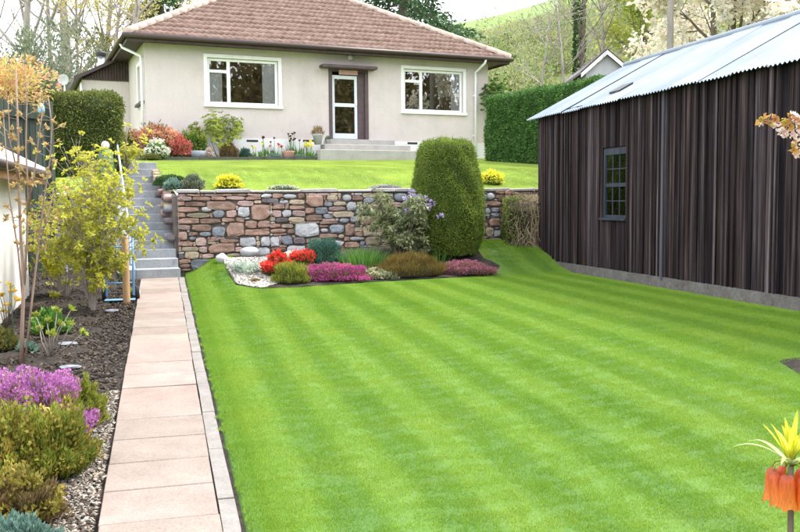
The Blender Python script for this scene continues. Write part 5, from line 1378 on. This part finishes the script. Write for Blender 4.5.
# ================================================================== BACKGROUND
def gy(px, Y, H=HU):
    x = ray(px, 200).x*Y; return Vector((x, Y, H(x, Y)))
def tree(name, label, p, h, rad, seed, lm=None, nl=5, Lf=.15, Wf=.07, depth=3, bark=m_bark, spread=.45, upb=.35, lean=0, group=None, trunkfrac=.45, frac=1.0, crown='crown', wob=.05):
    rng = np.random.default_rng(seed); t = thing(name, label, 'tree', p, 0, group); mb = MB(); tips = []
    tr_ = MB(); tp_ = []
    th_ = h*trunkfrac; pts = [Vector((0, 0, -.3))]; d = Vector((lean, 0, 1)).normalized()
    for i in range(6): d = (d+Vector(rng.normal(size=3))*wob).normalized(); d.z = abs(d.z); pts.append(pts[-1]+d*(h*.85/6))
    rr = [rad*(1-.72*i/6) for i in range(7)]
    mb.tube(pts, rr, 8)
    for i in range(2, 7):
        for _ in range(3 if i > 2 else 2):
            an = rng.uniform(0, 6.28); nd = Vector((math.cos(an)*.8, math.sin(an)*.8, rng.uniform(.4, 1.1)))
            branches(rng, pts[i], nd, h*.26*(1.15-.1*i), rr[i]*.5, depth-1, mb, tips, spread, upb, (2, 3), 4, 5, .1, .006 if lm is None else .01)
    mb.build('trunk', bark, t, True)
    if lm is not None:
        tl = [x for x in tips if rng.random() < frac]; q, dd = whorls(tl, nl, Lf, Wf, rng); cloud(crown, lm, t, q+rng.normal(size=q.shape)*Lf*.8, dd, Lf, Wf, rng)
    return t
G1 = 'bare trees beyond the left hedge'
bare = [(5, 46, .16, 'thin bare tree at the far left edge'), (14, 50, .15, 'second bare tree from the left edge, slim and forked'), (29, 44, .24, 'thick bare trunk above the grey bushes, third from the left edge'),
 (49, 49, .15, 'leaning slim bare tree left of the pale pair'), (58, 46, .17, 'left one of a close pair of pale bare trunks'), (65, 48, .17, 'right one of a close pair of pale bare trunks'), (79, 44, .22, 'thick bare trunk just left of the yellow willow'), (87, 50, .12, 'very thin bare tree right of the thick trunk'), (99, 46, .18, 'bare trunk rising beside the metal flue')]
for i, (px, Y, r_, l) in enumerate(bare):
    tree('bare_tree', l, gy(px, Y), 15+2*(i % 3), r_, 300+i, lf_wil if i in (6, 8) else lf_tan, 2, .14, .06, 3, m_barkpale, .5, .45, .04*((-1)**i), G1, frac=.16 if i not in (6, 8) else .3)
tree('willow_tree', 'yellow budding willow behind the left roof corner', gy(128, 38), 11.5, .22, 330, lf_wil, 9, .22, .07, 3, m_barkpale, .6, .1)
tree('willow_tree', 'smaller yellow green tree left of the willow', gy(113, 42), 10, .18, 331, lf_wil, 5, .2, .07, 3, m_barkpale, .55, .3)
def bush(label, p, rx, ry, h, lm, n, Lf, k, group=None, name='bush'):
    t = thing(name, label, 'bush', p, RNG.uniform(0, 6), group)
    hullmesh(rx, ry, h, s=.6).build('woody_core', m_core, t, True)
    q, d = clumps(n, k, rx, ry, h*1.05, -.1*h, spread=.24, shellbias=.35); cloud('foliage', lm, t, q, d, Lf, Lf*.45)
    mb = MB(); rng = np.random.default_rng(int(n+k)); tips = []
    for i in range(5): branches(rng, (0, 0, 0), (rng.normal()*.5, rng.normal()*.5, 1), h*.5, .05, 1, mb, tips, .5, .3, (2, 3), 4, 5, .1, .01)
    mb.build('stems', m_bark, t, True)
G2 = 'grey green bushes beyond the left hedge'
bush('broad grey green bush behind the hedge under the bare trees', gy(47, 31), 1.35, 1.1, 4.7, lf_grey, 7000, .13, 26, G2)
bush('grey green bush just left of the satellite dish', gy(28, 33), 1.2, 1.0, 4.9, lf_grey, 5500, .13, 22, G2)
bush('grey green bush between dish and rear extension', gy(80, 34), 1.4, 1.1, 5.2, lf_grey, 6500, .13, 24, G2)
bush('brownish green bush touching the roof of the extension', gy(97, 37), 1.2, 1.0, 5.5, lf_olive, 5000, .14, 22, G2)
bush('dark low bush at the far left above the hedge', gy(4, 34), 1.3, 1.0, 4.4, lf_grey, 5000, .14, 20, G2)
bush('olive bush behind the photinia at the far left', gy(-14, 38), 1.8, 1.2, 4.6, lf_olive, 5000, .16, 20, G2)
p = gy(68, 29.5); p2 = P(67.5, 80, 29.5)
SD = thing('satellite_dish', 'small round white dish on a pole before the grey green bushes', 'dish', p)
MB().tube([(0, .03, -.1), (0, .03, p2.z-p.z)], .025, 8).build('pole', m_steel, SD, True)
mb = MB().lathe([(.02, .045), (.10, .03), (.16, .01), (.185, -.02), (.18, -.022), (.10, .015), (.02, .03)], 18); mb.v = [(x, z-.02, y+p2.z-p.z) for x, y, z in mb.v]; mb.build('dish', plain('dish_grey', (.42,.43,.44), .6), SD, True)
# conifers
def conifer(label, p, h, r, seed, n=26, droop=.35):
    rng = np.random.default_rng(seed); t = thing('conifer_tree', label, 'tree', p, 0); MB().tube([(0, 0, -.3), (.05, 0, h*.5), (0, 0, h)], [.3, .18, .02], 8).build('trunk', m_bark, t, True)
    pts, ds = [], []; mb = MB()
    for lv in range(n):
        f_ = lv/n; z_ = h*(.10+.88*f_); rl = r*(1-f_)**.75*rng.uniform(.75, 1.15)
        for b_ in range(9):
            an = rng.uniform(0, 6.28); q = Vector((math.cos(an), math.sin(an), 0)); l = rl*rng.uniform(.7, 1.15); p0 = Vector((0, 0, z_+rng.normal()*.12)); p1 = p0+q*l+Vector((0, 0, -droop*l*rng.uniform(.4, 1.2)))
            mb.tube([p0, p0.lerp(p1, .5)+Vector((0, 0, .06*l)), p1], [.035, .02, .008], 4, False)
            m_ = max(8, int(30*l))
            for k in range(m_):
                u_ = rng.uniform(.12, 1)**.7; c_ = p0.lerp(p1, u_)+Vector(rng.normal(size=3))*.10*(1+.4*l*(1-u_)); pts.append(tuple(c_)); ds.append(tuple(q*.7+Vector(rng.normal(size=3))*.5+Vector((0, 0, -.45))))
    mb.build('branches', m_bark, t); cloud('needles', lf_con, t, np.array(pts), np.array(ds), .34, .10, rng)
conifer('dark drooping conifer behind the right half of the roof', gy(404, 42), 18, 4.4, 71, 30)
conifer('dark conifer peeping over the left hip of the roof', gy(165, 46), 15.5, 2.6, 72)
# scrub on the hillside, one mass
def scrub(name, label, lm, n, xr, yr, hh, per, Lf, seed):
    rng = np.random.default_rng(seed); P_, D_ = [], []
    for i in range(n):
        Y = rng.uniform(*yr); ang = rng.uniform(*xr); x_ = ang*Y; z_ = HU(x_, Y); h_ = rng.uniform(*hh); r_ = h_*rng.uniform(.45, .8)
        q, d = clumps(per, 7, r_, r_, h_, -.1*h_, rng, .28, .4); P_.append(q+np.array([x_, Y, z_])); D_.append(d)
    o = cloud(name, lm, None, np.concatenate(P_), np.concatenate(D_), Lf, Lf*.4, rng); tag(o, label, 'scrub', kind='stuff')
scrub('hillside_scrub', 'tangle of grey brown and green scrub over the hillside behind the houses', lf_scrub, 560, (.02, .52), (40, 100), (1.2, 3.4), 170, .27, 81)
scrub('hillside_scrub', 'greener bushes low on the hillside behind the tall hedge', leaf('green_scrub', [(.06,.12,.04), (.11,.20,.06), (.20,.30,.09)], .35, patch=.4), 170, (.05, .42), (34, 92), (1.0, 2.6), 170, .24, 82)
scrub('far_wood', 'mass of trees and bushes behind the bare trunks on the left', lf_grey, 90, (-.60, -.22), (55, 90), (2.0, 4.0), 170, .34, 83)
# single trees on the hillside
tree('birch_tree', 'slender pale birch in front of the scrub left of the gable', gy(567, 48), 9.5, .10, 401, lf_scrub, 2, .16, .06, 3, m_barkpale, .45, .3, frac=.25)
iv_t = tree('ivy_clad_tree', 'bare tree with a dark ivy clad trunk beside the birch', gy(578, 52), 13, .13, 402, lf_scrub, 2, .16, .06, 3, m_bark, .5, .35, frac=.2)
n = 2600; z_ = RNG.uniform(.5, 7.6, n); th = RNG.uniform(0, 6.28, n); r_ = .24*RNG.uniform(.7, 1.2, n)
cloud('ivy', lf_ivy, iv_t, np.stack([r_*np.cos(th), r_*np.sin(th), z_], 1), np.stack([np.cos(th), np.sin(th), 0*th+.2], 1)+RNG.normal(size=(n, 3))*.5, .16, .11)
tree('pale_tree', 'pale bare tree right of the ivy clad trunk', gy(601, 55), 12.5, .17, 403, lf_scrub, 2, .18, .07, 3, m_barkpale, .5, .35, frac=.3)
tree('pale_tree', 'thin bare tree on the slope right of the roof end', gy(540, 58), 9, .09, 404, None, 0, depth=3, bark=m_barkpale)
tree('lime_tree', 'bushy tree with fresh yellow green leaves above the white gable', gy(645, 54), 12.0, .2, 405, lf_lime, 18, .32, .16, 3, m_bark, .55, .2)
tree('lime_tree', 'second yellow green tree left of the utility pole, lower and looser', gy(664, 50), 10.5, .18, 406, lf_yelgreen, 12, .28, .14, 3, m_bark, .55, .25)
tree('cherry_tree', 'cherry tree full of white blossom behind the shed roof', gy(735, 23.5), 7.2, .2, 410, fl_blos, 32, .15, .11, 3, m_bark, .62, .12, crown='blossom', trunkfrac=.3)
tree('cherry_tree', 'second blossoming cherry, nearer the utility pole', gy(715, 27), 6.9, .15, 411, fl_blos, 20, .15, .11, 3, m_bark, .62, .12, crown='blossom')
tree('cherry_tree', 'blossoming cherry at the right edge behind the shed ridge', gy(800, 22), 7.6, .2, 412, fl_blos, 32, .15, .11, 3, m_bark, .62, .12, crown='blossom')
# gable house behind the hedge
gc = P(606, 66, 46); wL, wR, ap = P(582, 74, 46), P(631, 70, 46), P(606, 51.5, 46)
GH = thing('gabled_house', 'far house with a grey gable and white bargeboards above the tall hedge', 'house', (gc.x, gc.y, 3.0))
xl, xr_, xa_, za_, zl = wL.x-gc.x, wR.x-gc.x, ap.x-gc.x, ap.z-3, (wL.z+wR.z)/2-3
MB().prism([(xl+.2, 0, -1.5), (xr_-.2, 0, -1.5), (xr_-.2, 0, zl), (xa_, 0, za_-.15), (xl+.2, 0, zl)], (0, 7, 0)).build('wall', surf('grey_render', [(.34,.34,.36), (.42,.42,.44)], 2, .9), GH)
for (x_, s_) in ((xl-.1, 1), (xr_+.1, -1)):
    MB().prism([(x_, -.25, zl-.12), (xa_, -.25, za_), (xa_, -.25, za_+.14), (x_, -.25, zl+.02)], (0, 7.5, 0)).build('roof_slope', m_gut, GH)
    MB().prism([(x_, -.30, zl-.30), (xa_, -.30, za_-.18), (xa_, -.30, za_+.03), (x_, -.30, zl-.09)], (0, .04, 0)).build('bargeboard', m_white, GH)
e_ = P(646, 63, 47)-gc
MB().prism([(xr_-1.0, 3.0, -1.5), (xr_+1.6, 3.0, -1.5), (xr_+1.6, 3.0, zl-.1), (xr_-1.0, 3.0, zl-.1)], (0, 4, 0)).build('side_wing', m_render, GH)
MB().prism([(xr_-1.2, 2.6, zl-.15), (xr_+1.9, 2.6, zl-.15), (xr_+1.9, 4.6, zl+.75), (xr_-1.2, 4.6, zl+.75)], (0, .05, .1)).build('wing_roof', m_gut, GH)
# pole and wires
up_ = gy(668, 21.6); UP = thing('utility_pole', 'grey utility pole between the cherry trees behind the shed', 'pole', up_)
MB().tube([(0, 0, -.5), (0, 0, 5), (0, 0, 8.6)], [.085, .075, .065], 10).build('post', m_barkpale, UP, True); MB().box(-.6, .6, -.05, .05, 7.6, 7.7).build('cross_arm', m_bark, UP)
m_wire = plain('wire', (.35,.36,.37), .5)
for (pp_, l) in ((((455, 45, 60), (560, 20, 50), (668, -18, 21.6)), 'upper overhead wire crossing the hillside to the pole'), (((455, 49, 60), (560, 26, 50), (668, -8, 21.6)), 'lower overhead wire crossing the hillside to the pole')):
    a3, b3, c3 = [P(*q) for q in pp_]; pts = [(a3*(1-t)**2+b3*2*t*(1-t)+c3*t*t) for t in np.linspace(0, 1, 14)]
    o_ = pts[0].copy(); tag(MB().tube([p-o_ for p in pts], .008, 5).build('overhead_wire', m_wire, None, True, loc=o_), l, 'wire', 'overhead wires')
# wood facing the house (seen in its windows)
rngw = np.random.default_rng(90); P_, D_ = [], []
for i in range(60):
    x_ = rngw.uniform(16, 36); y_ = rngw.uniform(-26, 6) ; z_ = .3; h_ = rngw.uniform(9, 15)
    q, d = clumps(900, 18, 3.4, 3.4, h_, 0, rngw, .34, .6); P_.append(q+np.array([x_, y_, z_])); D_.append(d)
o = cloud('facing_wood', leaf('brown_wood', [(.05,.045,.02), (.12,.085,.035), (.20,.13,.05), (.14,.15,.05), (.26,.20,.10)], .3, patch=.4), None, np.concatenate(P_), np.concatenate(D_), .5, .25, rngw)
tag(o, 'brown and green wood facing the bungalow, mirrored in its windows', 'wood', kind='stuff')

# ================================================================== FOREGROUND
m_stem = surf('dark_stem', [(.09,.075,.05), (.16,.13,.09)], 20, .7)
c3 = P(791, 466, 2.02); gz_ = HL(c3.x, c3.y)
CI = thing('crown_imperial', 'crown imperial with hanging orange bells under a yellow green leaf tuft, lower right corner', 'flower', (c3.x, c3.y, gz_))
hz = c3.z-gz_
MB().tube([(.01, .0, -.05), (.012, .01, hz*.4), (.004, 0, hz*.8), (0, 0, hz+.035)], [.011, .010, .008, .006], 9).build('stem', m_stem, CI, True)
def bell_mesh():
    mb = MB(); k = 18; V = []; Fc = []
    prof = [(.004, 0), (.013, -.003), (.018, -.014), (.0195, -.030), (.021, -.044), (.026, -.056)]
    for i, (r, z) in enumerate(prof):
        for j in range(k):
            t = 2*math.pi*j/k; lobe = (1+.05*math.cos(6*t)); dz = -.008*(.5+.5*math.cos(6*t)) if i == 5 else (-.003*(.5+.5*math.cos(6*t)) if i == 4 else 0)
            V.append((r*lobe*math.cos(t), r*lobe*math.sin(t), z+dz))
    for i in range(5):
        for j in range(k): Fc.append((i*k+j, i*k+(j+1) % k, (i+1)*k+(j+1) % k, (i+1)*k+j))
    return np_mesh('bell', V, Fc, True)
m_bell, t, b, oo = _nodes('orange_petal')
tc = t.nodes.new('ShaderNodeTexCoord'); sx = t.nodes.new('ShaderNodeSeparateXYZ'); t.links.new(tc.outputs['Object'], sx.inputs[0])
mr = t.nodes.new('ShaderNodeMapRange'); mr.inputs[1].default_value = -.06; mr.inputs[2].default_value = 0; t.links.new(sx.outputs[2], mr.inputs[0])
cc = ramp(t, mr.outputs[0], [(0, (.80,.27,.04)), (.45, (.80,.22,.035)), (.85, (.62,.13,.03)), (1, (.40,.10,.05))])
cc = mixc(t, 1, cc, ramp(t, noise(t, position(t, (1, 1, .15)), 260, 3), [(.3, (.75,.7,.7)), (.7, (1.1,1.1,1.1))]), 'MULTIPLY')
t.links.new(cc, b.inputs['Base Color']); b.inputs['Roughness'].default_value = .5
tr = t.nodes.new('ShaderNodeBsdfTranslucent'); t.links.new(cc, tr.inputs[0]); ms = t.nodes.new('ShaderNodeMixShader'); ms.inputs[0].default_value = .45
t.links.new(b.outputs[0], ms.inputs[1]); t.links.new(tr.outputs[0], ms.inputs[2]); t.links.new(ms.outputs[0], oo.inputs[0])
bme = bell_mesh(); bme.materials.append(m_bell)
mb = MB()
for i in range(7):
    an = 2*math.pi*i/7+.5; q = Vector((math.cos(an), math.sin(an), 0)); p_ = q*.043+Vector((0, 0, hz-.012+RNG.normal()*.003))
    mb.tube([(0, 0, hz), q*.02+Vector((0, 0, hz+.010)), q*.038+Vector((0, 0, hz+.004)), p_], .0026, 5)
    o = link('bell', bme, None, CI, p_); o.scale = (.95, .95, 1.3); o.rotation_euler = (RNG.normal()*.1-q.y*.15*-1, q.x*-.18, an)
mb.build('flower_stalks', lf_yelgreen, CI, True)
m_tuft = leaf('tuft_leaf', [(.50,.52,.03), (.58,.58,.05), (.64,.62,.10)], .5, .4, patch=20)
def straps(name, m, n, l, wd, base_z, upv, arch, seed, spread=1.0):
    rng = np.random.default_rng(seed); V = []; Fc = []
    for i in range(n):
        an = 2*math.pi*(i+rng.uniform(0, .6))/n; q = Vector((math.cos(an), math.sin(an), 0)); s = Vector((-q.y, q.x, 0)); d = (q*spread*rng.uniform(.35, 1.1)+Vector((0, 0, upv*rng.uniform(.7, 1.2)))).normalized(); pt = q*.004+Vector((0, 0, base_z+rng.uniform(-.006, .006))); k0 = len(V); ll = l*rng.uniform(.75, 1.15)
        for k in range(9):
            f_ = k/8; w_ = wd*(math.sin(math.pi*min(1, .18+f_*.82))**.7)*(1 if k < 8 else .05)
            n2 = d.cross(s); V += [tuple(pt+s*w_/2+n2*w_*.18), tuple(pt), tuple(pt-s*w_/2+n2*w_*.18)]
            d = (d-Vector((0, 0, arch*f_))+q*arch*.25*f_).normalized(); pt = pt+d*ll/8
        for k in range(8):
            b_ = k0+3*k; Fc += [(b_, b_+1, b_+4, b_+3), (b_+1, b_+2, b_+5, b_+4)]
    return link(name, np_mesh(name, V, Fc, True), m, CI)
straps('leaf_tuft', m_tuft, 17, .105, .014, hz+.012, 1.5, .10, 5, .75)
straps('drooping_leaves', leaf('drooping_leaf', [(.30,.40,.10), (.42,.50,.22), (.5,.56,.34)], .4, .4, patch=20), 7, .14, .013, hz+.006, .38, .30, 8, 1.0)
straps('stem_leaves', lf_green, 16, .15, .022, hz*.32, .7, .22, 6, 1.0)
# blossom twig from a tree standing just outside the frame
BTp = Vector((2.05, 3.25, HL(2.05, 3.25)))
BT = thing('cherry_sapling', 'pink blossom twig reaching in from the right edge in front of the shed', 'tree', BTp)
mb = MB(); tips = []
mb.tube([(0, 0, -.1), (.02, 0, .9), (.0, .02, 1.75), (.05, 0, 2.6)], [.04, .034, .026, .01], 8)
tw = [P(px, py, Y)-BTp for px, py, Y in ((900, 118, 3.25), (850, 124, 3.15), (815, 126, 3.08), (792, 123, 3.05), (775, 123, 3.03), (763, 120, 3.02))]
mb.tube([Vector((.0, .02, 1.6))]+tw, [.016, .012, .008, .006, .0045, .003, .002], 6)
tw2 = [P(px, py, Y)-BTp for px, py, Y in ((850, 124, 3.15), (822, 136, 3.1), (803, 148, 3.08), (797, 155, 3.08))]
mb.tube(tw2, [.008, .006, .004, .002], 6)
rb_ = np.random.default_rng(15)
for i in range(9):
    branches(rb_, (.01, 0, 1.5+.12*i), (rb_.uniform(.1, 1), rb_.uniform(-.9, .9), .7), .32, .010, 1, mb, tips, .5, .2, (2, 3), 3, 5, .1, .003)
mb.build('trunk', m_barkred, BT, True)
def petals(cs, r, n, m, name, L_=.0135):
    pp, dd = [], []
    for c_ in cs:
        for _ in range(n):
            v = Vector(RNG.normal(size=3)).normalized(); pp.append(tuple(c_+v*r*.4)); dd.append(tuple(v))
    return cloud(name, m, BT, np.array(pp), np.array(dd), L_, L_*.9)
cs = [P(px, py, 3.04+RNG.uniform(-.02, .02))-BTp for px, py in ((793, 117), (798, 120), (800, 127), (787, 128), (791, 133), (796, 134), (783, 131), (777, 127), (799, 136), (803, 131), (808, 138), (798, 142), (797, 152), (812, 120), (820, 128), (805, 144), (830, 130), (783, 133))]
cs += [t_[0] for t_ in tips if t_[0].x > -.25]
petals(cs, .02, 16, fl_pblos, 'blossom'); petals([P(px, py, 3.03)-BTp for px, py in ((761, 125), (777, 127.5), (784, 134))], .008, 8, fl_pblos, 'flower_buds', .009)
petals([P(px, py, 3.03)-BTp for px, py in ((763, 119), (771, 119), (781, 121), (787, 118), (789, 124), (803, 124), (797, 147))], .012, 9, leaf('bronze_shoot', [(.40,.16,.08), (.50,.26,.09), (.45,.38,.08)], .4), 'young_leaves', .024)
